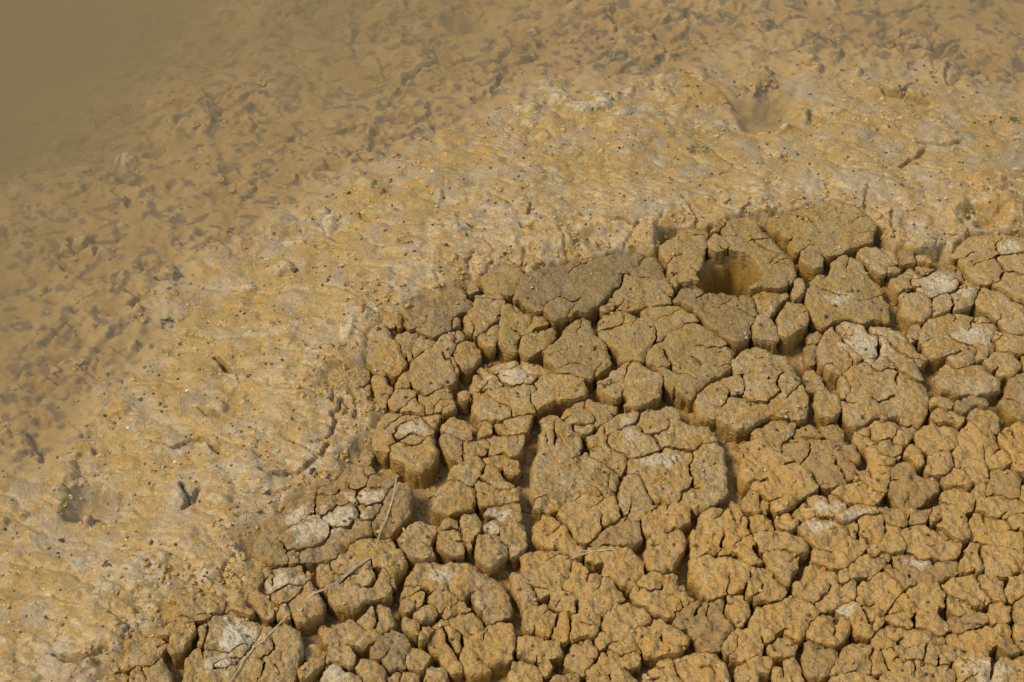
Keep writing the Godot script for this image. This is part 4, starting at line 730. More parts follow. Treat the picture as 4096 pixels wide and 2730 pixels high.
func _sheet() -> void:
	var ox := _axis(sheet_xs, SX0, SNX)
	var oz := _axis(sheet_zs, SZ0, SNZ)
	var nx := sheet_xs.size()
	var nz := sheet_zs.size()
	sheet_y.resize(nx * nz)
	var col := PackedColorArray()
	col.resize(nx * nz)
	var bump := PackedFloat32Array()
	bump.resize(nx * nz)
	var pale := PackedFloat32Array()
	pale.resize(nx * nz)
	for a in LUMPS:
		_stamp(bump, pale, ox, oz, nx, nz, a, true)
	for a in PITS:
		_stamp(bump, pale, ox, oz, nx, nz, a, false)
	var groove := PackedFloat32Array()
	groove.resize(nx * nz)
	for a in GROOVES:
		_carve(groove, ox, oz, nx, nz, a)
	for j in nz:
		var z := sheet_zs[j]
		for i in nx:
			var x := sheet_xs[i]
			var o := j * nx + i
			var m := macro(x, z)
			var near := i >= ox - 2 and i < ox + SNX + 2 and j >= oz - 2 and j < oz + SNZ + 2
			var big := n2(n_big, x, z)
			if not near:
				sheet_y[o] = m + 0.004 * big
				col[o] = BED if m < WATER else OCHRE.lerp(TAN, 0.5)
				continue
			var mid := n2(n_mid, x, z)
			var fine := n2(n_fine, x, z)
			var tone := n2(n_tone, x, z)
			var spot := n2(n_spot, x * 0.8, z * 1.3)
			var depth := WATER - m                       # below the water line
			var under := smoothstep(-0.002, 0.006, depth)
			var dry := smoothstep(0.016, 0.036, -depth)
			var w1 := n2(n_warp, x, z)
			# lumps: rounded flakes with overhung edges, strongest on the shallow bed
			var cell := n_nod.get_noise_2d(x * 0.62 + w1 * 0.006, z * 0.85)
			var flake := clampf(mid * 2.6 + 0.25, -0.6, 0.6)
			var b1 := 1.0 - absf(n2(n_big, x * 0.8 + 2.0, z * 1.05)) * 3.0
			var b2 := 1.0 - absf(n2(n_mid, x * 0.5 + 6.0, z * 0.7)) * 2.6
			var lumpy := -0.0055 * pow(clampf(b1, 0.0, 1.0), 3.0) - 0.0022 * pow(clampf(b2, 0.0, 1.0), 3.0) + 0.0070 * big + 0.0022 * flake + 0.0003 * fine
			var pv := n_plate.get_noise_2d(x + w1 * 0.006 + fine * 0.001, z * 1.15 + mid * 0.004)
			lumpy += (smoothstep(-0.97, -0.82, pv) - 0.6) * 0.008 * smoothstep(-0.25, 0.1, n2(n_tone, x * 0.5 + 3.0, z * 0.5))
			var wide := n2(n_big, x * 0.55 + 5.0, z * 0.75)
			var bead := clampf(n2(n_fine, x * 0.8 + 3.0, z * 0.8) * 2.2 - 0.25, 0.0, 1.0)
			var rill := 1.0 - absf(n2(n_big, x * 0.5 + z * 0.5 + 7.0, z * 1.1 - x * 0.4)) * 4.0
			var shore := -0.0030 * pow(clampf(rill, 0.0, 1.0), 2.0) + 0.0006 * bead * dry + 0.0055 * wide + 0.0050 * big * (0.6 + absf(wide)) + (0.0014 + 0.0006 * dry) * mid + (0.0004 + 0.0005 * dry) * fine - 0.0014 * cell * clampf(n2(n_tone, x * 0.6, z * 0.6) * 3.0 + 0.4, 0.0, 1.0)
			var calm := smoothstep(-0.15, 0.25, n2(n_big, x * 0.45 + 11.0, z * 0.6))
			lumpy = lerpf(0.003 * big + 0.0012 * mid, lumpy, 0.25 + 0.75 * calm)
			var h := m + lerpf(shore, lumpy, under)
			var rd := region(x + w1 * 0.005 + fine * 0.001, z + mid * 0.006)
			h += bump[o] * (1.0 - smoothstep(0.0, 0.004, rd))
			var g := groove[o]
			h -= g
			var fl := smoothstep(-0.004, 0.009, rd)
			if fl > 0.0:
				var sink := lerpf(0.006 + 0.014 * smoothstep(-0.08, 0.06, x), 0.0255 - 0.005 * smoothstep(0.08, 0.24, z + 0.35 * x), smoothstep(0.003, 0.04, rd))
				var floor_y := maxf(m - sink + 0.0045 * big + 0.0040 * mid + 0.0016 * fine, WATER + 0.001)
				floor_y = _hole(x, z, floor_y, m)
				h = lerpf(h, floor_y, fl)
			if rd < 0.0 and (x > 0.54 or z > 0.415):
				# outside the picture the same drying cracks go on
				var far := n_plate.get_noise_2d(x + w1 * 0.006, z + mid * 0.004)
				h -= 0.022 * (1.0 - smoothstep(-0.985, -0.90, far)) * smoothstep(-0.25, -0.12, z)
			sheet_y[o] = h
			# colour of the mud itself
			var c := TAN.lerp(_blend(x, z, tone, spot, fine, 0.4), 0.25 + 0.35 * dry)
			c = c.lerp(ROSE, dry * smoothstep(-0.2, 0.3, n2(n_tone, x * 0.7 + 1.0, z * 0.7)) * 0.6)
			c = c.lerp(GOLD, smoothstep(0.04, 0.26, n2(n_spot, x * 0.7 + 1.0, z * 0.7) + 0.3 * tone) * 0.5)
			c = c.lerp(GREY_CLAY, smoothstep(0.06, 0.26, n2(n_tone, x * 0.9 + 6.0, z * 0.9) + 0.25 * spot) * 0.6)
			var pl := clampf(pale[o], 0.0, 1.0) * smoothstep(-0.42, 0.02, fine * 0.8 + spot * 0.8)
			var salt := smoothstep(0.16, 0.42, spot + tone * 0.35) * dry * 0.45
			c = c.lerp(PALE, maxf(pl * 0.85, salt))
			if pale[o] < 0.0:
				c = c.lerp(GOLD, -pale[o] * 0.9)
			var alg := smoothstep(0.22, 0.45, n2(n_spot, x * 0.45 + 9.0, z * 0.5)) * 0.2 * (1.0 - dry)
			c = c.lerp(OLIVE, alg)
			if under > 0.0:
				var b := BED.lerp(TAN, clampf(0.15 + tone, 0.0, 0.5))
				b = b.lerp(PALE, pl * 0.6)
				b = b.lerp(OLIVE, alg)
				c = c.lerp(b, under)
				c = c.lerp(SLUDGE, smoothstep(0.20, 0.42, n2(n_spot, x * 0.45 + 5.0, z * 0.55)) * under * 0.75)
			if fl > 0.0:
				var in_hole := absf(x - 0.237) < 0.05 and absf(z + 0.1) < 0.055
				c = c.lerp(WALL.lerp(OLIVE, 0.3) if in_hole else DAMP.lerp(OCHRE, clampf(0.2 + tone, 0.0, 0.5)), fl)
			col[o] = c
	var verts := PackedVector3Array()
	verts.resize(nx * nz)
	for j in nz:
		for i in nx:
			verts[j * nx + i] = Vector3(sheet_xs[i], sheet_y[j * nx + i], sheet_zs[j])
	var norm := PackedVector3Array()
	norm.resize(nx * nz)
	for j in nz:
		for i in nx:
			var i0 := maxi(i - 1, 0)
			var i1 := mini(i + 1, nx - 1)
			var j0 := maxi(j - 1, 0)
			var j1 := mini(j + 1, nz - 1)
			var sx := (sheet_y[j * nx + i1] - sheet_y[j * nx + i0]) / (sheet_xs[i1] - sheet_xs[i0])
			var sz := (sheet_y[j1 * nx + i] - sheet_y[j0 * nx + i]) / (sheet_zs[j1] - sheet_zs[j0])
			norm[j * nx + i] = Vector3(-sx, 1.0, -sz).normalized()
	var idx := PackedInt32Array()
	idx.resize((nx - 1) * (nz - 1) * 6)
	var p := 0
	for j in nz - 1:
		for i in nx - 1:
			var a := j * nx + i
			idx[p] = a
			idx[p + 1] = a + 1
			idx[p + 2] = a + nx + 1
			idx[p + 3] = a
			idx[p + 4] = a + nx + 1
			idx[p + 5] = a + nx
			p += 6
	# what lies under water is coated with fine silt
	var silt_idx := PackedInt32Array()
	var mud_idx := PackedInt32Array()
	for k in range(0, idx.size(), 6):
		var y := sheet_y[idx[k]]
		if y < WATER - 0.0005 and macro(verts[idx[k]].x, verts[idx[k]].z) < WATER:
			silt_idx.append_array(idx.slice(k, k + 6))
		else:
			mud_idx.append_array(idx.slice(k, k + 6))
	var silt := StandardMaterial3D.new()
	silt.resource_name = "silt"
	silt.vertex_color_use_as_albedo = true
	silt.roughness = 0.9
	silt.albedo_color = Color(0.92, 0.92, 0.92)
	var mi := _mesh_node("mud_ground", verts, norm, col, mud_idx, wet_mud)
	var arr := []
	arr.resize(Mesh.ARRAY_MAX)
	arr[Mesh.ARRAY_VERTEX] = verts
	arr[Mesh.ARRAY_NORMAL] = norm
	arr[Mesh.ARRAY_COLOR] = col
	arr[Mesh.ARRAY_INDEX] = silt_idx
	(mi.mesh as ArrayMesh).add_surface_from_arrays(Mesh.PRIMITIVE_TRIANGLES, arr)
	(mi.mesh as ArrayMesh).surface_set_material(1, silt)
	mi.set_meta("kind", "structure")
	mi.set_meta("label", "wet ochre mud shore sloping under the water and lying between the clods")
	mi.set_meta("category", "ground")
	add_child(mi)

func _stamp(bump: PackedFloat32Array, pale: PackedFloat32Array, ox: int, oz: int, nx: int, nz: int, a: Array, up: bool) -> void:
	var x: float = a[0] * 0.001
	var z: float = a[1] * 0.001
	var rx: float = a[2] * 0.001
	var rz: float = a[3] * 0.001
	var i0 := maxi(0, ox + int((x - rx * 1.7 - SX0) / SHEET))
	var i1 := mini(nx - 1, ox + int((x + rx * 1.7 - SX0) / SHEET))
	var j0 := maxi(0, oz + int((z - rz * 1.7 - SZ0) / SHEET))
	var j1 := mini(nz - 1, oz + int((z + rz * 1.7 - SZ0) / SHEET))
	for j in range(j0, j1 + 1):
		for i in range(i0, i1 + 1):
			var qx := (sheet_xs[i] - x) / rx
			var qz := (sheet_zs[j] - z) / rz
			var r := sqrt(qx * qx + qz * qz) + (0.55 * n2(n_mid, sheet_xs[i] + 4.0, sheet_zs[j]) if up else 0.45 * n2(n_big, sheet_xs[i] + 4.0, sheet_zs[j])) + (0.16 if up else 0.03) * n2(n_fine, sheet_xs[i], sheet_zs[j] + 2.0)
			var o := j * nx + i
			if up:
				if r < 1.0:
					bump[o] = maxf(bump[o], a[4] * 0.001 * pow(1.0 - r * r, 0.6) * (1.0 if r > 0.0 else 1.0))
				var f := 1.0 - smoothstep(0.8, 1.1, r)
				if f > 0.0 and absf(a[5] * f) > absf(pale[o]):
					pale[o] = a[5] * f
			else:
				bump[o] -= a[4] * 0.001 * (1.0 - smoothstep(1.0 - a[5], 1.0, r))

func _carve(groove: PackedFloat32Array, ox: int, oz: int, nx: int, nz: int, a: Array) -> void:
	var pts: Array = a[0]
	var hw: float = maxf(a[1], 1.2) * 0.001
	var dep: float = a[2] * 0.001
	for k in pts.size() / 2 - 1:
		var p := Vector2(pts[k * 2], pts[k * 2 + 1]) * 0.001
		var q := Vector2(pts[k * 2 + 2], pts[k * 2 + 3]) * 0.001
		var m := hw * 2.5 + 0.004
		var i0 := maxi(0, ox + int((minf(p.x, q.x) - m - SX0) / SHEET))
		var i1 := mini(nx - 1, ox + int((maxf(p.x, q.x) + m - SX0) / SHEET))
		var j0 := maxi(0, oz + int((minf(p.y, q.y) - m - SZ0) / SHEET))
		var j1 := mini(nz - 1, oz + int((maxf(p.y, q.y) + m - SZ0) / SHEET))
		for j in range(j0, j1 + 1):
			for i in range(i0, i1 + 1):
				var v := Vector2(sheet_xs[i] + 0.004 * n2(n_mid, sheet_xs[i], sheet_zs[j] + 1.0), sheet_zs[j] + 0.004 * n2(n_mid, sheet_xs[i] + 1.0, sheet_zs[j]))
				var c := Geometry2D.get_closest_point_to_segment(v, p, q)
				var d := v.distance_to(c)
				var g := dep * (1.0 - smoothstep(hw * 0.3, hw * 2.0, d))
				var o := j * nx + i
				if g > groove[o]:
					groove[o] = g

func _hole(x: float, z: float, y: float, m: float) -> float:
	# the deep hole beside the column of mud: a bowl with sloping sides
	var qx := (x - 0.240) / 0.043
	var qz := (z + 0.100) / 0.046
	var r := sqrt(qx * qx + qz * qz) + 0.12 * n2(n_mid, x + 3.0, z)
	if r > 1.25:
		return y
	var bowl := m + lerpf(-0.105, -0.012, smoothstep(0.42, 0.98, r)) + 0.003 * n2(n_mid, x, z)
	return lerpf(bowl, y, smoothstep(1.05, 1.25, r))

func sheet_at(x: float, z: float) -> float:
	var ox := (sheet_xs.size() - SNX) / 2
	var fx := (x - SX0) / SHEET + ox
	var fz := (z - SZ0) / SHEET + ox
	return _bil(sheet_y, fx, fz, sheet_xs.size(), sheet_zs.size())

func surface_at(x: float, z: float) -> float:
	var i := int(round((x - GX0) / STEP))
	var j := int(round((z - GZ0) / STEP))
	if i >= 0 and j >= 0 and i < GNX and j < GNZ and comp[j * GNX + i] >= 0:
		return top_y[j * GNX + i]
	return sheet_at(x, z)

func _clod_fields() -> void:
	var n := GNX * GNZ
	cid.resize(n)
	cid.fill(-1)
	var d1 := PackedFloat32Array()
	d1.resize(n)
	d1.fill(-0.02)
	var d2 := d1.duplicate()
	dc.resize(n)
	dc.fill(1.0)
	var wx := PackedFloat32Array()
	wx.resize(n)
	var wz := PackedFloat32Array()
	wz.resize(n)
	for j in GNZ:
		var z := GZ0 + j * STEP
		for i in GNX:
			var x := GX0 + i * STEP
			var o := j * GNX + i
			wx[o] = x + 0.0034 * n2(n_warp, x, z) + 0.0010 * n2(n_fine, x, z)
			wz[o] = z + 0.0034 * n2(n_warp, x + 3.0, z) + 0.0010 * n2(n_fine, x + 3.0, z)
	var m := 0.009
	for k in CLODS.size():
		var grow := 0.0002 if CLODS[k][5] == 2 else -0.0002
		var flat: Array = CLODS[k][0]
		var e := _edges(flat)
		var ex: PackedFloat32Array = e[0]
		var ez: PackedFloat32Array = e[1]
		var lx := 1e9
		var hx := -1e9
		var lz := 1e9
		var hz := -1e9
		for q in ex.size():
			lx = minf(lx, ex[q])
			hx = maxf(hx, ex[q])
			lz = minf(lz, ez[q])
			hz = maxf(hz, ez[q])
		var i0 := maxi(0, int((lx - m - GX0) / STEP))
		var i1 := mini(GNX - 1, int((hx + m - GX0) / STEP))
		var j0 := maxi(0, int((lz - m - GZ0) / STEP))
		var j1 := mini(GNZ - 1, int((hz + m - GZ0) / STEP))
		for j in range(j0, j1 + 1):
			for i in range(i0, i1 + 1):
				var o := j * GNX + i
				var s := _sd(e, wx[o], wz[o]) + grow
				if s > d1[o]:
					d2[o] = d1[o]
					d1[o] = s
					cid[o] = k
				elif s > d2[o]:
					d2[o] = s
	dd.resize(n)
	dgap.resize(n)
	for o in n:
		dd[o] = minf(d1[o], (d1[o] - d2[o]) * 0.5 - 0.0003)
		dgap[o] = -d1[o] - d2[o]
	for k in CLODS.size():
		var lines: Array = CLODS[k][1]
		for line in lines:
			_crack(k, line, 0.75 if lines.size() > 7 else 1.15)
		_fine_cracks(k)
		for line in lines:
			var m2: int = line.size() - 2
			for e2 in [[0, 2], [m2, m2 - 2]]:
				var p := Vector2(line[e2[0]], line[e2[0] + 1]) * 0.001
				var d := (p - Vector2(line[e2[1]], line[e2[1] + 1]) * 0.001).normalized()
				var far := _run_out(k, p, d)
				if far != p:
					_crack(k, [p.x * 1000.0, p.y * 1000.0, far.x * 1000.0, far.y * 1000.0])

func _crack(k: int, line: Array, thin := 1.0) -> void:
	# midpoint-displaced line; the stored value is the distance to its edge
	var pts := PackedVector2Array()
	for q in line.size() / 2:
		pts.append(Vector2(line[q * 2], line[q * 2 + 1]) * 0.001)
	for it in 3:
		var more := PackedVector2Array()
		for q in pts.size() - 1:
			more.append(pts[q])
			var v := pts[q + 1] - pts[q]
			more.append(pts[q] + v * rng.randf_range(0.4, 0.6) + v.orthogonal() * rng.randf_range(-0.16, 0.16))
		more.append(pts[pts.size() - 1])
		pts = more
	var hw := rng.randf_range(0.0005, 0.0012) * thin
	var total := pts.size() - 1
	for q in total:
		var p := pts[q]
		var v := pts[q + 1] - p
		var il := 1.0 / maxf(v.length_squared(), 1e-9)
		var w := hw * (0.75 + 0.5 * sin(PI * (q + 0.5) / total)) * rng.randf_range(0.8, 1.25)
		var m := 0.0075
		var i0 := maxi(0, int((minf(p.x, p.x + v.x) - m - GX0) / STEP))
		var i1 := mini(GNX - 1, int((maxf(p.x, p.x + v.x) + m - GX0) / STEP))
		var j0 := maxi(0, int((minf(p.y, p.y + v.y) - m - GZ0) / STEP))
		var j1 := mini(GNZ - 1, int((maxf(p.y, p.y + v.y) + m - GZ0) / STEP))
		for j in range(j0, j1 + 1):
			for i in range(i0, i1 + 1):
				var o := j * GNX + i
				if cid[o] != k:
					continue
				var px := GX0 + i * STEP - p.x
				var pz := GZ0 + j * STEP - p.y
				var t := clampf((px * v.x + pz * v.y) * il, 0.0, 1.0)
				var qx := px - v.x * t
				var qz := pz - v.y * t
				var d := sqrt(qx * qx + qz * qz) - w
				if d < dc[o]:
					dc[o] = d

func _fine_cracks(k: int) -> void:
	# short dead-end drying cracks that start at the edge of a clod and wander inwards
	var flat: Array = CLODS[k][0]
	var n := flat.size() / 2
	var a := 0.0
	var c := Vector2.ZERO
	for q in n:
		var p := Vector2(flat[q * 2], flat[q * 2 + 1])
		var r := Vector2(flat[(q * 2 + 2) % (n * 2)], flat[(q * 2 + 3) % (n * 2)])
		a += p.cross(r) * 0.5
		c += p / n
	a = absf(a)
	var many := int(a / 850.0 + rng.randf()) if CLODS[k][1].size() < 5 else 0
	for q in mini(many, 7):
		var v := rng.randi() % n
		var p := Vector2(flat[v * 2], flat[v * 2 + 1]).lerp(Vector2(flat[(v * 2 + 2) % (n * 2)], flat[(v * 2 + 3) % (n * 2)]), rng.randf())
		var d := (c - p).normalized().rotated(rng.randf_range(-0.7, 0.7))
		var len_ := sqrt(a) * rng.randf_range(0.15, 0.5)
		var line := [p.x, p.y]
		for w in 4:
			p += d * len_ / 4.0
			d = d.rotated(rng.randf_range(-0.6, 0.6))
			line.append(p.x)
			line.append(p.y)
		_crack(k, line, 0.6)

func _run_out(k: int, p: Vector2, d: Vector2) -> Vector2:
	# a crack that ends close to the edge of its clod, or to another crack, reaches it
	for q in range(1, 23):
		var v := p + d * (q * 0.0005)
		var i := clampi(int(round((v.x - GX0) / STEP)), 0, GNX - 1)
		var j := clampi(int(round((v.y - GZ0) / STEP)), 0, GNZ - 1)
		var o := j * GNX + i
		if cid[o] != k or dd[o] < 0.0003:
			return v + d * 0.0012
		if q > 5 and dc[o] < 0.0003:
			return v
	return p

func _clods() -> void:
	var n := GNX * GNZ
	# how far each clod reaches from its edge, and how it sits
	var inr := PackedFloat32Array()
	inr.resize(CLODS.size())
	var cxs := PackedFloat32Array()
	cxs.resize(CLODS.size())
	var czs := PackedFloat32Array()
	czs.resize(CLODS.size())
	var cnt := PackedInt32Array()
	cnt.resize(CLODS.size())
	for o in n:
		var k := cid[o]
		if k >= 0 and dd[o] > 0.0:
			inr[k] = maxf(inr[k], dd[o])
			cxs[k] += GX0 + (o % GNX) * STEP
			czs[k] += GZ0 + (o / GNX) * STEP
			cnt[k] += 1
	var lift := PackedFloat32Array()
	var tx := PackedFloat32Array()
	var tz := PackedFloat32Array()
	for k in CLODS.size():
		if cnt[k] > 0:
			cxs[k] /= cnt[k]
			czs[k] /= cnt[k]
		var st: int = CLODS[k][3]
		lift.append(rng.randf_range(-0.0028, 0.0028) - (0.010 if st == 1 else 0.0))
		tx.append(rng.randf_range(-0.07, 0.07))
		tz.append(rng.randf_range(-0.05, 0.09))
	var keep := 0.5 * STEP
	top_y.resize(n)
	comp.resize(n)
	comp.fill(-1)
	for o in n:
		var k := cid[o]
		if k < 0 or dd[o] < 0.0002 or dc[o] < keep:
			continue
		comp[o] = -2
		top_y[o] = _top(GX0 + (o % GNX) * STEP, GZ0 + (o / GNX) * STEP, k, dd[o], dc[o], inr[k], lift[k], tx[k], tz[k], cxs[k], czs[k])
	# fragments: connected pieces of a clod between its cracks
	var frags := []
	var owner_of := PackedInt32Array()
	var stack := PackedInt32Array()
	for o in n:
		if comp[o] != -2:
			continue
		var k := cid[o]
		var id := frags.size()
		var cells := PackedInt32Array()
		stack.append(o)
		comp[o] = id
		while stack.size() > 0:
			var c := stack[stack.size() - 1]
			stack.remove_at(stack.size() - 1)
			cells.append(c)
			for s in [1, -1, GNX, -GNX]:
				var b: int = c + s
				if b >= 0 and b < n and comp[b] == -2 and cid[b] == k:
					comp[b] = id
					stack.append(b)
		frags.append(cells)
		owner_of.append(k)
	print("frags ", frags.size())
	var by_clod := []
	for k in CLODS.size():
		by_clod.append([])
	for f in frags.size():
		if frags[f].size() >= 40:
			by_clod[owner_of[f]].append(f)
		else:
			for c in frags[f]:
				comp[c] = -1
	for k in CLODS.size():
		var list: Array = by_clod[k]
		if list.is_empty():
			continue
		var origin := Vector3(cxs[k], macro(cxs[k], czs[k]) - 0.047, czs[k])
		var thing: Node3D
		if list.size() == 1:
			thing = _fragment(frags[list[0]], list[0], k, origin)
		else:
			thing = Node3D.new()
			for f in list:
				var part := _fragment(frags[f], f, k, origin)
				part.name = "crust_plate" if _crusted(k, frags[f]) else "fragment"
				thing.add_child(part, true)
		thing.name = _numbered("mud_clod")
		thing.position = origin
		thing.set_meta("label", CLODS[k][4])
		thing.set_meta("category", "mud clod")
		thing.set_meta("group", "dried mud clods split apart by shrinkage cracks")
		add_child(thing)

func _crusted(k: int, cells: PackedInt32Array) -> bool:
	var hit := 0
	for c in cells:
		for p in CLODS[k][2]:
			var qx: float = (GX0 + (c % GNX) * STEP - p[0] * 0.001) / (p[2] * 0.001)
			var qz: float = (GZ0 + (c / GNX) * STEP - p[1] * 0.001) / (p[3] * 0.001)
			if qx * qx + qz * qz < 1.0:
				hit += 1
				break
	return hit * 2 > cells.size()

func _top(x: float, z: float, k: int, d: float, c: float, R: float, lift: float, tx: float, tz: float, cx: float, cz: float) -> float:
	var rough := smoothstep(0.02, 0.26, z + 0.12 * x)
	var crumbly: bool = CLODS[k][5] == 2
	var r := clampf(R * 0.28, 0.0020, 0.0050) if crumbly else clampf(R * 0.30, 0.0022, 0.0056)
	var e := clampf(d / r, 0.0, 1.0)
	var drop := 0.52 * r * (1.0 - sqrt(1.0 - (1.0 - e) * (1.0 - e)))
	var e2 := clampf(c / 0.0022, 0.0, 1.0)
	drop += 0.0009 * (1.0 - e2) * (1.0 - e2)
	var big := n2(n_big, x, z)
	var mid := n2(n_mid, x, z)
	var fine := n2(n_fine, x, z)
	var w := n2(n_warp, x + 7.0, z)
	var nod := -n_nod.get_noise_2d(x + w * 0.005, z) 
	var nod2 := -n_nod2.get_noise_2d(x + w * 0.003, z)
	var y := macro(x, z) + lift + tx * (x - cx) + tz * (z - cz)
	y += 0.0036 * big + (0.0024 + 0.0012 * rough) * mid + (0.0009 + 0.0007 * rough) * fine
	y += rough * (0.0030 * nod + 0.0024 * nod2 - 0.0010) + (1.0 - rough) * 0.0005 * nod2
	return y - drop - 0.0045 * (1.0 - smoothstep(0.0, 0.045, region(x, z))) * smoothstep(0.04, -0.12, x)

func _blend(x: float, z: float, tone: float, spot: float, fleck: float, light: float) -> Color:
	# clay in patches: ochre ground, grey-brown silt, golden clods and pale crumbs
	var c := OCHRE.lerp(DUST, smoothstep(-0.25, 0.30, tone))
	var s2 := n2(n_spot, x * 1.5 + 2.0, z * 1.5)
	var s3 := n2(n_spot, x * 1.9, z * 1.9 + 6.0)
	c = c.lerp(SILT, smoothstep(0.05, 0.30, s2 + 0.35 * fleck - 0.25 * tone) * 0.6)
	c = c.lerp(GOLD, smoothstep(0.10, 0.34, s3 - 0.35 * fleck + 0.25 * spot) * 0.65)
	c = c.lerp(CRUST, smoothstep(0.02, 0.26, n2(n_tone, x * 1.6 + 3.0, z * 1.6) + 0.3 * fleck) * 0.32)
	c = c.lerp(PALE, smoothstep(0.24, 0.46, n2(n_spot, x * 2.2 + 4.0, z * 2.2 + 4.0) + 0.25 * spot) * light)
	return c

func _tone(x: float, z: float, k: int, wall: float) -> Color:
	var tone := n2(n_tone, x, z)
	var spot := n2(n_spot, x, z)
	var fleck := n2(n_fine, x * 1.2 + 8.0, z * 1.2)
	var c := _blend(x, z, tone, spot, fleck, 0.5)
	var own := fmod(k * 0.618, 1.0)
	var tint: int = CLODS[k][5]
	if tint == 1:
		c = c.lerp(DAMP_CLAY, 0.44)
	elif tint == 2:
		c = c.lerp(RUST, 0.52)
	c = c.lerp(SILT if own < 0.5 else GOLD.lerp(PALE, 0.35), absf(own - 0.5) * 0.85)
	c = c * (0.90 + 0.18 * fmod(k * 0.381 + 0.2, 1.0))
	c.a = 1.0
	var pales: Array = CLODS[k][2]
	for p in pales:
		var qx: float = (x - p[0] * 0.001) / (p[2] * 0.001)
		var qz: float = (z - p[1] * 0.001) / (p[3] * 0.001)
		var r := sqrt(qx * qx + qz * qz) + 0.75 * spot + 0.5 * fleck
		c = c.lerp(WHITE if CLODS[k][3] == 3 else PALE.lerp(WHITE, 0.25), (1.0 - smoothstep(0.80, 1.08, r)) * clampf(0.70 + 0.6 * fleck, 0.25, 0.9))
	return c.lerp(WALL.lerp(OCHRE, clampf(0.25 + tone, 0.0, 0.6)), wall)

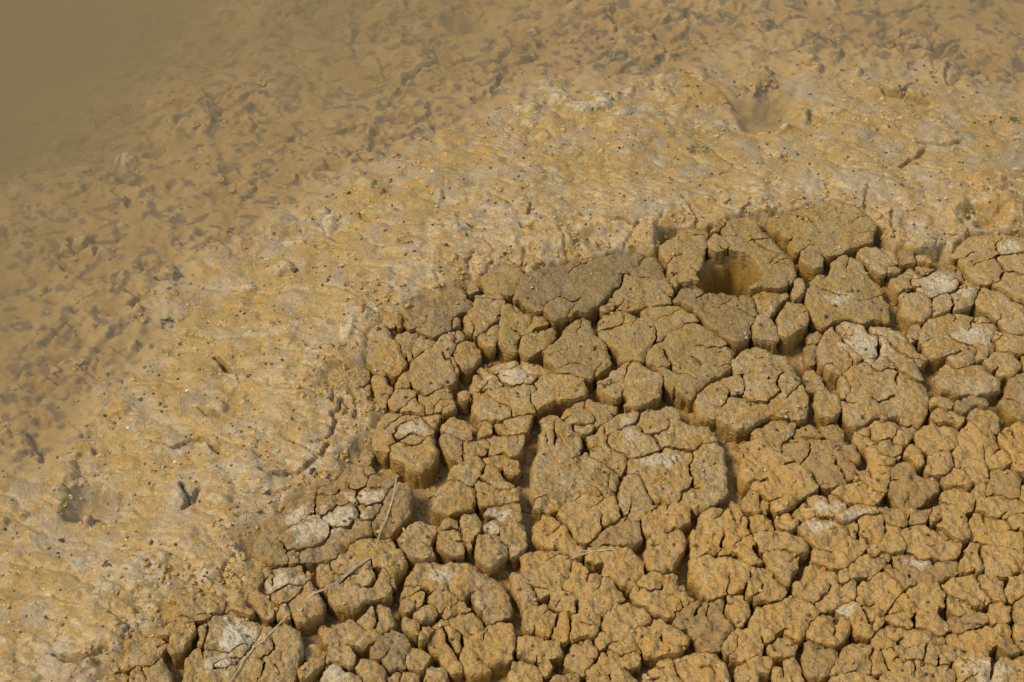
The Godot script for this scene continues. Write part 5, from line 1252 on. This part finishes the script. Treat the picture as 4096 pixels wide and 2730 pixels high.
func _fragment(cells: PackedInt32Array, id: int, k: int, origin: Vector3) -> MeshInstance3D:
	var verts := PackedVector3Array()
	var cols := PackedColorArray()
	var idx := PackedInt32Array()
	var at := {}
	var edge := PackedByteArray()
	var outn := PackedVector2Array()
	var gaps := PackedFloat32Array()
	var jog := Vector3(rng.randf_range(-0.03, 0.03), rng.randf_range(-0.0007, 0.0007), rng.randf_range(-0.03, 0.03))
	var mid_c := cells[cells.size() / 2]
	var jx := GX0 + (mid_c % GNX) * STEP
	var jz := GZ0 + (mid_c / GNX) * STEP
	for c in cells:
		var x := GX0 + (c % GNX) * STEP
		var z := GZ0 + (c / GNX) * STEP
		var y := top_y[c] + jog.y + jog.x * (x - jx) + jog.z * (z - jz)
		var i := c % GNX
		var j := c / GNX
		var rim := i == 0 or j == 0 or i == GNX - 1 or j == GNZ - 1
		if not rim:
			for s in [1, -1, GNX, -GNX, GNX + 1, GNX - 1, -GNX + 1, -GNX - 1]:
				if comp[c + s] != id:
					rim = true
					break
		var on := Vector2.ZERO
		if rim and i > 0 and j > 0 and i < GNX - 1 and j < GNZ - 1:
			# pull the rim onto the outline
			var f0 := minf(dd[c], dc[c])
			var g := Vector2(_f(c + 1, k) - _f(c - 1, k), _f(c + GNX, k) - _f(c - GNX, k)) / (2.0 * STEP)
			var gl := g.length()
			if gl > 0.15:
				on = -g / gl
				var mv := clampf(f0 / maxf(gl, 0.6), -0.0004, STEP * 1.05)
				x += on.x * mv
				z += on.y * mv
				y -= mv * 0.8
		at[c] = verts.size()
		verts.append(Vector3(x, y, z) - origin)
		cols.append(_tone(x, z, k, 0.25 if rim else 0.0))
		edge.append(1 if rim else 0)
		outn.append(on)
		gaps.append(maxf(dgap[c], 0.0))
	var border := {}
	for c in cells:
		var i := c % GNX
		if i == GNX - 1:
			continue
		var a: int = at[c]
		var b: int = at.get(c + 1, -1)
		var d: int = at.get(c + GNX, -1)
		var e: int = at.get(c + GNX + 1, -1)
		if b >= 0 and d >= 0 and e >= 0:
			_tri(idx, border, edge, a, b, e)
			_tri(idx, border, edge, a, e, d)
		elif b >= 0 and e >= 0:
			_tri(idx, border, edge, a, b, e)
		elif e >= 0 and d >= 0:
			_tri(idx, border, edge, a, e, d)
		elif b >= 0 and d >= 0:
			_tri(idx, border, edge, a, b, d)
		if d < 0 or b < 0:
			pass
		# the corner triangle that lacks its upper left vertex
	for c in cells:
		# cells whose upper-left corner is missing
		var i := c % GNX
		if i == 0 or c < GNX:
			continue
		if at.has(c - GNX - 1):
			continue
		if at.has(c - 1) and at.has(c - GNX):
			_tri(idx, border, edge, at[c - GNX], at[c], at[c - 1])
	# walls down into the cracks
	var st: int = CLODS[k][3]
	var low := {}
	var rings := [0.09, 0.22, 0.38, 0.6, 1.0]
	var foot := (0.055 if st == 2 else 0.0)
	var after := {}
	var before := {}
	for key in border:
		var ab: Vector2i = border[key]
		if border.has(Vector2i(ab.y, ab.x)):
			continue
		after[ab.x] = ab.y
		before[ab.y] = ab.x
		for q in [ab.x, ab.y]:
			if low.has(q):
				continue
			low[q] = verts.size()
			var v: Vector3 = verts[q] + origin
			var on: Vector2 = outn[q]
			var flare := clampf((gaps[q] - 0.002) * 0.22, 0.0, 0.0035)
			var bottom := origin.y - foot
			verts.append(verts[q])
			cols.append(cols[q])
			for r in 5:
				var f: float = rings[r]
				var y := lerpf(v.y, bottom, f)
				var push := flare * sqrt(f) + (0.0009 if r == 0 else 0.0) * minf(1.0, gaps[q] / 0.003)
				verts.append(Vector3(v.x + on.x * push, y, v.z + on.y * push) - origin)
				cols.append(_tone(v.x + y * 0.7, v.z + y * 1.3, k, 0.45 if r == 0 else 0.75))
	# the wall forgets the teeth of the rim on its way down, and gets a broken face of its own
	for r in range(1, 6):
		for it in mini(r * 2, 6):
			var moved := {}
			for q in low:
				if after.has(q) and before.has(q):
					var l: int = low[q]
					var la: int = low[after[q]]
					var lb: int = low[before[q]]
					moved[l + r] = verts[l + r] * 0.5 + (verts[la + r] + verts[lb + r]) * 0.25
			for l in moved:
				verts[l] = moved[l]
		for q in low:
			var l: int = low[q] + r
			var p := verts[l] + origin
			var on: Vector2 = outn[q]
			var nse := n_mid.get_noise_3d(p.x, p.y * 1.3 + 5.0, p.z) * 0.0034 + n_fine.get_noise_3d(p.x * 0.8, p.y * 1.4, p.z * 0.8) * 0.0026
			nse = minf(nse, 0.0002 + gaps[q] * 0.3) * (0.6 if r == 1 else 1.0)
			verts[l] += Vector3(on.x * nse, n_fine.get_noise_3d(p.x, p.y + 9.0, p.z) * 0.002, on.y * nse)
	for key in border:
		var ab: Vector2i = border[key]
		if border.has(Vector2i(ab.y, ab.x)):
			continue
		var u := ab.x
		var v := ab.y
		var lu: int = low[u]
		var lv: int = low[v]
		_quad(idx, lv, lu, lu + 1, lv + 1)
		_quad(idx, lv + 1, lu + 1, lu + 2, lv + 2)
		_quad(idx, lv + 2, lu + 2, lu + 3, lv + 3)
		_quad(idx, lv + 3, lu + 3, lu + 4, lv + 4)
		_quad(idx, lv + 4, lu + 4, lu + 5, lv + 5)
	# smooth normals
	var norm := PackedVector3Array()
	norm.resize(verts.size())
	for t in range(0, idx.size(), 3):
		var a := idx[t]
		var b := idx[t + 1]
		var c := idx[t + 2]
		var nn := (verts[c] - verts[a]).cross(verts[b] - verts[a])
		norm[a] += nn
		norm[b] += nn
		norm[c] += nn
	for q in norm.size():
		norm[q] = norm[q].normalized() if norm[q].length_squared() > 1e-20 else Vector3.UP
	return _mesh_node("mud_clod", verts, norm, cols, idx, mud)

func _f(o: int, k: int) -> float:
	if cid[o] == k:
		return minf(dd[o], dc[o])
	return minf(dd[o], -dd[o]) if dd[o] > 0.0 else dd[o]

func _tri(idx: PackedInt32Array, border: Dictionary, edge: PackedByteArray, a: int, b: int, c: int) -> void:
	idx.append(a)
	idx.append(b)
	idx.append(c)
	if edge[a] and edge[b]:
		border[Vector2i(a, b)] = Vector2i(a, b)
	if edge[b] and edge[c]:
		border[Vector2i(b, c)] = Vector2i(b, c)
	if edge[c] and edge[a]:
		border[Vector2i(c, a)] = Vector2i(c, a)

func _quad(idx: PackedInt32Array, a: int, b: int, c: int, d: int) -> void:
	idx.append(a)
	idx.append(b)
	idx.append(c)
	idx.append(a)
	idx.append(c)
	idx.append(d)

func _mesh_node(called: String, verts: PackedVector3Array, norm: PackedVector3Array, col: PackedColorArray, idx: PackedInt32Array, m: Material) -> MeshInstance3D:
	var arr := []
	arr.resize(Mesh.ARRAY_MAX)
	arr[Mesh.ARRAY_VERTEX] = verts
	arr[Mesh.ARRAY_NORMAL] = norm
	if col.size() > 0:
		arr[Mesh.ARRAY_COLOR] = col
	arr[Mesh.ARRAY_INDEX] = idx
	var am := ArrayMesh.new()
	am.add_surface_from_arrays(Mesh.PRIMITIVE_TRIANGLES, arr)
	am.surface_set_material(0, m)
	var mi := MeshInstance3D.new()
	mi.name = called
	mi.mesh = am
	return mi

func _numbered(called: String) -> String:
	var k: int = taken.get(called, 0)
	taken[called] = k + 1
	return called if k == 0 else "%s_%03d" % [called, k]

# ---------------------------------------------------------------- water
func _water() -> void:
	# silt hanging in the water: a body of scattering medium whose flat top is the water level; it ends inside the shore
	var silt := FogVolume.new()
	silt.name = "murky_water"
	silt.shape = RenderingServer.FOG_VOLUME_SHAPE_BOX
	silt.size = Vector3(9.0, 0.5, 4.0)
	var fm := FogMaterial.new()
	fm.density = 13.0
	fm.albedo = Color(0.95, 0.81, 0.49)
	silt.material = fm
	add_child(silt)
	silt.rotation_degrees.y = 30.0
	var out := Vector3(-sin(deg_to_rad(30.0)), 0, -cos(deg_to_rad(30.0)))
	silt.position = Vector3(0.0, WATER - 0.25, -0.03) + out * 2.0
	silt.set_meta("kind", "structure")
	silt.set_meta("label", "silt-laden brown water filling the pool")
	silt.set_meta("category", "water")
	var pm := PlaneMesh.new()
	pm.size = Vector2(9.0, 4.0)
	var wm := StandardMaterial3D.new()
	wm.resource_name = "water_surface"
	wm.transparency = BaseMaterial3D.TRANSPARENCY_ALPHA
	wm.albedo_color = Color(1, 1, 1, 0.02)
	wm.roughness = 0.02
	wm.metallic_specular = 0.4
	pm.material = wm
	var s := MeshInstance3D.new()
	s.name = "water_surface"
	s.mesh = pm
	s.rotation_degrees.y = 30.0
	s.position = Vector3(0.0, WATER + 0.0006, -0.03) + out * 2.0
	s.set_meta("kind", "structure")
	s.set_meta("label", "still surface of the shallow murky water")
	s.set_meta("category", "water")
	add_child(s)

func _stone(seed_: int, flat: float, rugged := 0.55, fold := 1.1) -> ArrayMesh:
	# a small worn stone: a ball pushed in and out
	var nz := FastNoiseLite.new()
	_mk(nz, seed_, 1.3, 2)
	var verts := PackedVector3Array()
	var idx := PackedInt32Array()
	var nu := 9
	var nv := 6
	for j in nv + 1:
		var th := PI * j / nv
		for i in nu:
			var ph := TAU * i / nu
			var d := Vector3(sin(th) * cos(ph), cos(th), sin(th) * sin(ph))
			var r := 1.0 + rugged * nz.get_noise_3dv(d * fold)
			verts.append(Vector3(d.x * 1.15, d.y * flat, d.z * 0.85) * r)
	for j in nv:
		for i in nu:
			var a := j * nu + i
			var b := j * nu + (i + 1) % nu
			_quad(idx, a, b, b + nu, a + nu)
	var norm := PackedVector3Array()
	norm.resize(verts.size())
	for t in range(0, idx.size(), 3):
		var nn := (verts[idx[t + 2]] - verts[idx[t]]).cross(verts[idx[t + 1]] - verts[idx[t]])
		for q in 3:
			norm[idx[t + q]] += nn
	for q in norm.size():
		norm[q] = norm[q].normalized() if norm[q].length_squared() > 1e-12 else Vector3(0, 1 if verts[q].y > 0.0 else -1, 0)
	var arr := []
	arr.resize(Mesh.ARRAY_MAX)
	arr[Mesh.ARRAY_VERTEX] = verts
	arr[Mesh.ARRAY_NORMAL] = norm
	arr[Mesh.ARRAY_INDEX] = idx
	var am := ArrayMesh.new()
	am.add_surface_from_arrays(Mesh.PRIMITIVE_TRIANGLES, arr)
	return am

func _plain(called: String, c: Color, rough: float) -> StandardMaterial3D:
	var m := StandardMaterial3D.new()
	m.resource_name = called
	m.albedo_color = c.linear_to_srgb()
	m.roughness = rough
	return m

func _details() -> void:
	_pebbles()
	_grit()
	_straws()
	_algae()

func _pebbles() -> void:
	var looks := [["dark brown", Color(0.075, 0.042, 0.028)], ["reddish brown", Color(0.17, 0.070, 0.032)], ["orange", Color(0.42, 0.18, 0.045)], ["blackish", Color(0.045, 0.038, 0.040)], ["white", Color(0.70, 0.66, 0.58)]]
	var shapes := []
	for k in 6:
		shapes.append(_stone(300 + k, 0.7))
	var mats := []
	for l in looks:
		mats.append(_plain(l[0].replace(" ", "_") + "_stone", l[1], 0.6))
	for p in PEBBLES:
		var mi := MeshInstance3D.new()
		mi.name = _numbered("pebble")
		mi.mesh = shapes[rng.randi() % 6]
		mi.material_override = mats[p[3]]
		var x: float = p[0] * 0.001
		var z: float = p[1] * 0.001
		var r: float = p[2] * 0.001 * 0.95
		mi.scale = Vector3.ONE * r
		mi.rotation = Vector3(rng.randf_range(-0.4, 0.4), rng.randf_range(0, TAU), rng.randf_range(-0.4, 0.4))
		mi.position = Vector3(x, surface_at(x, z) + r * 0.12, z)
		var where := "dry cracked clods" if region(x, z) > 0.0 else "wet shore mud"
		mi.set_meta("label", p[4])
		mi.set_meta("category", "pebble")
		mi.set_meta("group", "%s pebbles in the %s" % [looks[p[3]][0], where])
		add_child(mi)

func _grit() -> void:
	# sand and tiny stone chips, too many and too small to count
	var tints := [Color(0.09, 0.05, 0.032), Color(0.062, 0.044, 0.032), Color(0.17, 0.08, 0.04), Color(0.38, 0.19, 0.055), Color(0.46, 0.38, 0.26), Color(0.11, 0.085, 0.06)]
	var xf := []
	var cl := []
	var bits := []
	var bcl := []
	while xf.size() < 9500:
		var x := rng.randf_range(-0.66, 0.66)
		var z := rng.randf_range(-0.58, 0.44)
		var rd := region(x, z)
		var m := macro(x, z)
		var patch := n2(n_tone, x * 1.7 + 4.0, z * 1.7)
		var chance := 0.45 + patch * 2.4
		if rd > 0.0:
			chance = 0.35 + patch * 0.8
		elif m < WATER - 0.001:
			chance = (0.10 + patch * 0.9) * smoothstep(-0.090, -0.053, m)
		if rng.randf() > chance:
			continue
		var r := 0.00036 + 0.0015 * pow(rng.randf(), 5.0)
		var t := rng.randi() % 6
		if m < WATER:
			r *= 1.35
			t = [0, 5, 5, 5, 2, 5][t]
		var b := Basis.from_euler(Vector3(rng.randf_range(-0.6, 0.6), rng.randf_range(0, TAU), rng.randf_range(-0.6, 0.6))).scaled(Vector3(r, r * (0.4 if m < WATER else 0.8), r))
		xf.append(Transform3D(b, Vector3(x, surface_at(x, z) + r * 0.2, z)))
		cl.append(tints[t])
	_scatter("sand_grit", _stone(410, 0.7), xf, cl, 0.7, "dark and pale sand grains and stone chips strewn over the mud", "grit")
	while bits.size() < 4200:
		var x := rng.randf_range(-0.55, 0.60)
		var z := rng.randf_range(-0.33, 0.44)
		var rd := region(x, z)
		if rd < -0.02 or (absf(x - 0.237) < 0.05 and absf(z + 0.1) < 0.055):
			continue
		var i := int(round((x - GX0) / STEP))
		var j := int(round((z - GZ0) / STEP))
		var on := i > 0 and j > 0 and i < GNX and j < GNZ and comp[j * GNX + i] >= 0
		if on and rng.randf() > 0.16:
			continue
		var r := 0.0007 + 0.0026 * pow(rng.randf(), 3.0)
		if on:
			r *= 0.6
		var b := Basis.from_euler(Vector3(rng.randf_range(-0.8, 0.8), rng.randf_range(0, TAU), rng.randf_range(-0.8, 0.8))).scaled(Vector3(r, r, r))
		bits.append(Transform3D(b, Vector3(x, surface_at(x, z) + r * 0.1, z)))
		bcl.append(OCHRE.lerp(TAN, rng.randf()) if on else DAMP.lerp(OCHRE, rng.randf() * 0.8))
	# little lumps of mud half sunk in the shore and the bed
	var lumps := []
	var lcl := []
	while lumps.size() < 4200:
		var x := rng.randf_range(-0.66, 0.66)
		var z := rng.randf_range(-0.58, 0.44)
		if region(x, z) > -0.004:
			continue
		var m := macro(x, z)
		if rng.randf() > 0.35 + 1.6 * n2(n_tone, x * 1.3 + 9.0, z * 1.3):
			continue
		var wet := m < WATER
		if wet and rng.randf() > 0.35:
			continue
		var r := (0.0008 + 0.0030 * pow(rng.randf(), 3.0)) * (1.5 if wet else 1.0)
		var b := Basis.from_euler(Vector3(rng.randf_range(-0.5, 0.5), rng.randf_range(0, TAU), rng.randf_range(-0.5, 0.5))).scaled(Vector3(r * 1.2, r * 0.7, r))
		lumps.append(Transform3D(b, Vector3(x, surface_at(x, z) - r * 0.35, z)))
		var c := BED.lerp(TAN, rng.randf() * 0.3) if wet else TAN.lerp([OCHRE, GOLD, PALE, ROSE, SILT][rng.randi() % 5], rng.randf() * 0.45)
		lcl.append(c)
	_scatter("mud_lumps", _stone(431, 0.8, 1.3, 1.7), lumps, lcl, 0.8, "small soft mud lumps half sunk in the wet shore and the bed", "mud lumps")
	_scatter("mud_crumbs", _stone(420, 0.8, 1.2, 1.6), bits, bcl, 0.95, "loose mud crumbs lying in the cracks and on the clods", "crumbs")

func _scatter(called: String, shape: ArrayMesh, xf: Array, cl: Array, rough: float, label: String, category: String) -> void:
	var m := StandardMaterial3D.new()
	m.resource_name = called
	m.vertex_color_use_as_albedo = true
	m.roughness = rough
	var mm := MultiMesh.new()
	mm.transform_format = MultiMesh.TRANSFORM_3D
	mm.use_colors = true
	mm.mesh = shape
	mm.instance_count = xf.size()
	for k in xf.size():
		mm.set_instance_transform(k, xf[k])
		mm.set_instance_color(k, cl[k])
	var o := MultiMeshInstance3D.new()
	o.name = called
	o.multimesh = mm
	o.material_override = m
	o.set_meta("kind", "stuff")
	o.set_meta("label", label)
	o.set_meta("category", category)
	add_child(o)

func _straws() -> void:
	var m := StandardMaterial3D.new()
	m.resource_name = "dry_straw"
	m.vertex_color_use_as_albedo = true
	m.roughness = 0.75
	m.backlight_enabled = true
	m.backlight = Color(0.25, 0.22, 0.15)
	var texts := ["frayed straw blade lying across the many-cracked clod at lower left", "thin dull lower piece of straw across the white-crusted clod", "short bleached straw stalk standing against the crazed pale clod", "short forked straw lying over the dark rounded clod"]
	for k in 4:
		var st := SurfaceTool.new()
		st.begin(Mesh.PRIMITIVE_TRIANGLES)
		st.set_smooth_group(0)
		var wd: float = STRAWS[k][1] * 0.001
		_blade(st, STRAWS[k][0], wd * (0.8 if k < 3 else 1.0), 0.0, 1.0)
		if k < 3:
			for q in 9:
				_blade(st, STRAWS[k][0], wd * 0.16, rng.randf_range(-0.28, 0.28) * wd / 0.0024, rng.randf_range(0.4, 1.0))
		if k == 3:
			_blade(st, STRAWS[4][0], STRAWS[4][1] * 0.001, 0.0, 1.0)
			_blade(st, STRAWS[3][0], 0.0006, 0.9, 0.8)
		st.generate_normals()
		var mi := MeshInstance3D.new()
		mi.name = _numbered("straw")
		mi.mesh = st.commit()
		mi.material_override = m
		mi.set_meta("label", texts[k])
		mi.set_meta("category", "straw")
		add_child(mi)
	var tw := SurfaceTool.new()
	tw.begin(Mesh.PRIMITIVE_TRIANGLES)
	tw.set_smooth_group(0)
	_blade(tw, TWIG, 0.0016, 0.0, 1.0)
	tw.generate_normals()
	var t := MeshInstance3D.new()
	t.name = "twig"
	t.mesh = tw.commit()
	t.material_override = _plain("black_twig", Color(0.03, 0.026, 0.024), 0.8)
	t.set_meta("label", "tiny black twig on the wet shore above the cracks")
	t.set_meta("category", "twig")
	add_child(t)

func _blade(st: SurfaceTool, flat: Array, width: float, side: float, part: float) -> void:
	# a folded leaf: a shallow V in section, tapering to its ends, resting on what lies under it
	var cv := Curve3D.new()
	for q in flat.size() / 2:
		cv.add_point(Vector3(flat[q * 2] * 0.001, 0, flat[q * 2 + 1] * 0.001))
	var len_ := cv.get_baked_length() * part
	var n := maxi(6, int(len_ / 0.004))
	var pts := PackedVector3Array()
	for q in n + 1:
		var p := cv.sample_baked(len_ * q / n, true)
		p.y = surface_at(p.x, p.z)
		pts.append(p)
	var ys := PackedFloat32Array()
	for q in n + 1:
		var hi := -1.0
		for w in range(maxi(0, q - 9), mini(n, q + 9) + 1):
			hi = maxf(hi, pts[w].y - absf(w - q) * 0.0011)
		ys.append(hi + 0.0012)
	var prev := []
	for q in n + 1:
		var f := float(q) / n
		var p := Vector3(pts[q].x, ys[q], pts[q].z)
		var a := pts[maxi(0, q - 1)]
		var b := pts[mini(n, q + 1)]
		var d := Vector3(b.x - a.x, 0, b.z - a.z).normalized()
		var s := Vector3(-d.z, 0, d.x)
		var w := width * 0.5 * (0.35 + 0.65 * sin(PI * clampf(f * 0.85 + 0.12, 0.0, 1.0))) * (1.0 + 0.25 * n_fine.get_noise_1d(f * 0.05 + side))
		p += s * side * 0.003 * (0.6 + 0.4 * f) + Vector3.UP * absf(side) * 0.0008
		var col := Color(0.42, 0.33, 0.19).lerp(Color(0.58, 0.48, 0.32), 0.5 + 0.9 * n2(n_mid, p.x * 2.0 + side, p.z * 2.0))
		var row := [p - s * w + Vector3.UP * w * 0.15, p, p + s * w + Vector3.UP * w * 0.15, p - Vector3.UP * maxf(w * 0.12, 0.0002)]
		if q > 0:
			for e in [[0, 1], [1, 2], [2, 3], [3, 0]]:
				for v in [prev[e[0]], row[e[0]], row[e[1]], prev[e[0]], row[e[1]], prev[e[1]]]:
					st.set_color(col)
					st.add_vertex(v)
		prev = row

func _algae() -> void:
	var m := StandardMaterial3D.new()
	m.resource_name = "algae"
	m.vertex_color_use_as_albedo = true
	m.roughness = 0.8
	var texts := ["large dark green algae tuft under shallow water near the top right", "faint green algae smear on the wet shore below the pale lumps", "bright green algae scrap on the shallow bed at the left", "small green algae scrap on the bed near the left edge", "small green algae scrap near the right edge of the shore", "dim algae tuft beside white grit at the top", "dim algae tuft deep under the murky water at upper left", "dim algae tuft beside the bed lumps at the left", "dim algae tuft among flakes above the pale lumps", "olive algae smear on the bed left of the shore"]
	for k in ALGAE.size():
		var a: Array = ALGAE[k]
		var st := SurfaceTool.new()
		st.begin(Mesh.PRIMITIVE_TRIANGLES)
		for q in 170:
			var an := rng.randf_range(0, TAU)
			var r := sqrt(rng.randf())
			var x: float = (a[0] + cos(an) * r * a[2] * 0.95) * 0.001
			var z: float = (a[1] + sin(an) * r * a[3] * 0.95) * 0.001
			if n2(n_spot, x, z) < -0.12:
				continue
			var p := Vector3(x, surface_at(x, z) - 0.0004, z)
			var t := Vector3(rng.randf_range(-1, 1), rng.randf_range(0.15, 0.6), rng.randf_range(-1, 1)) * 0.0035
			var s := Vector3(-t.z, 0.0004, t.x) * 0.35
			var c := Color(0.15, 0.155, 0.06).lerp(Color(0.27, 0.235, 0.10), rng.randf())
			if k == 0 or k == 2 or k == 3:
				c = Color(0.06, 0.085, 0.03).lerp(Color(0.14, 0.15, 0.055), rng.randf())
			for v in [p - s, p + s, p + t, p + s * 0.5, p + t, p + t * 1.3 + s]:
				st.set_color(c)
				st.add_vertex(v)
		st.generate_normals()
		var mi := MeshInstance3D.new()
		mi.name = _numbered("algae_tuft")
		mi.mesh = st.commit()
		mi.material_override = m
		mi.set_meta("label", texts[k])
		mi.set_meta("category", "algae")
		mi.set_meta("group", "green algae scraps on the wet mud")
		add_child(mi)
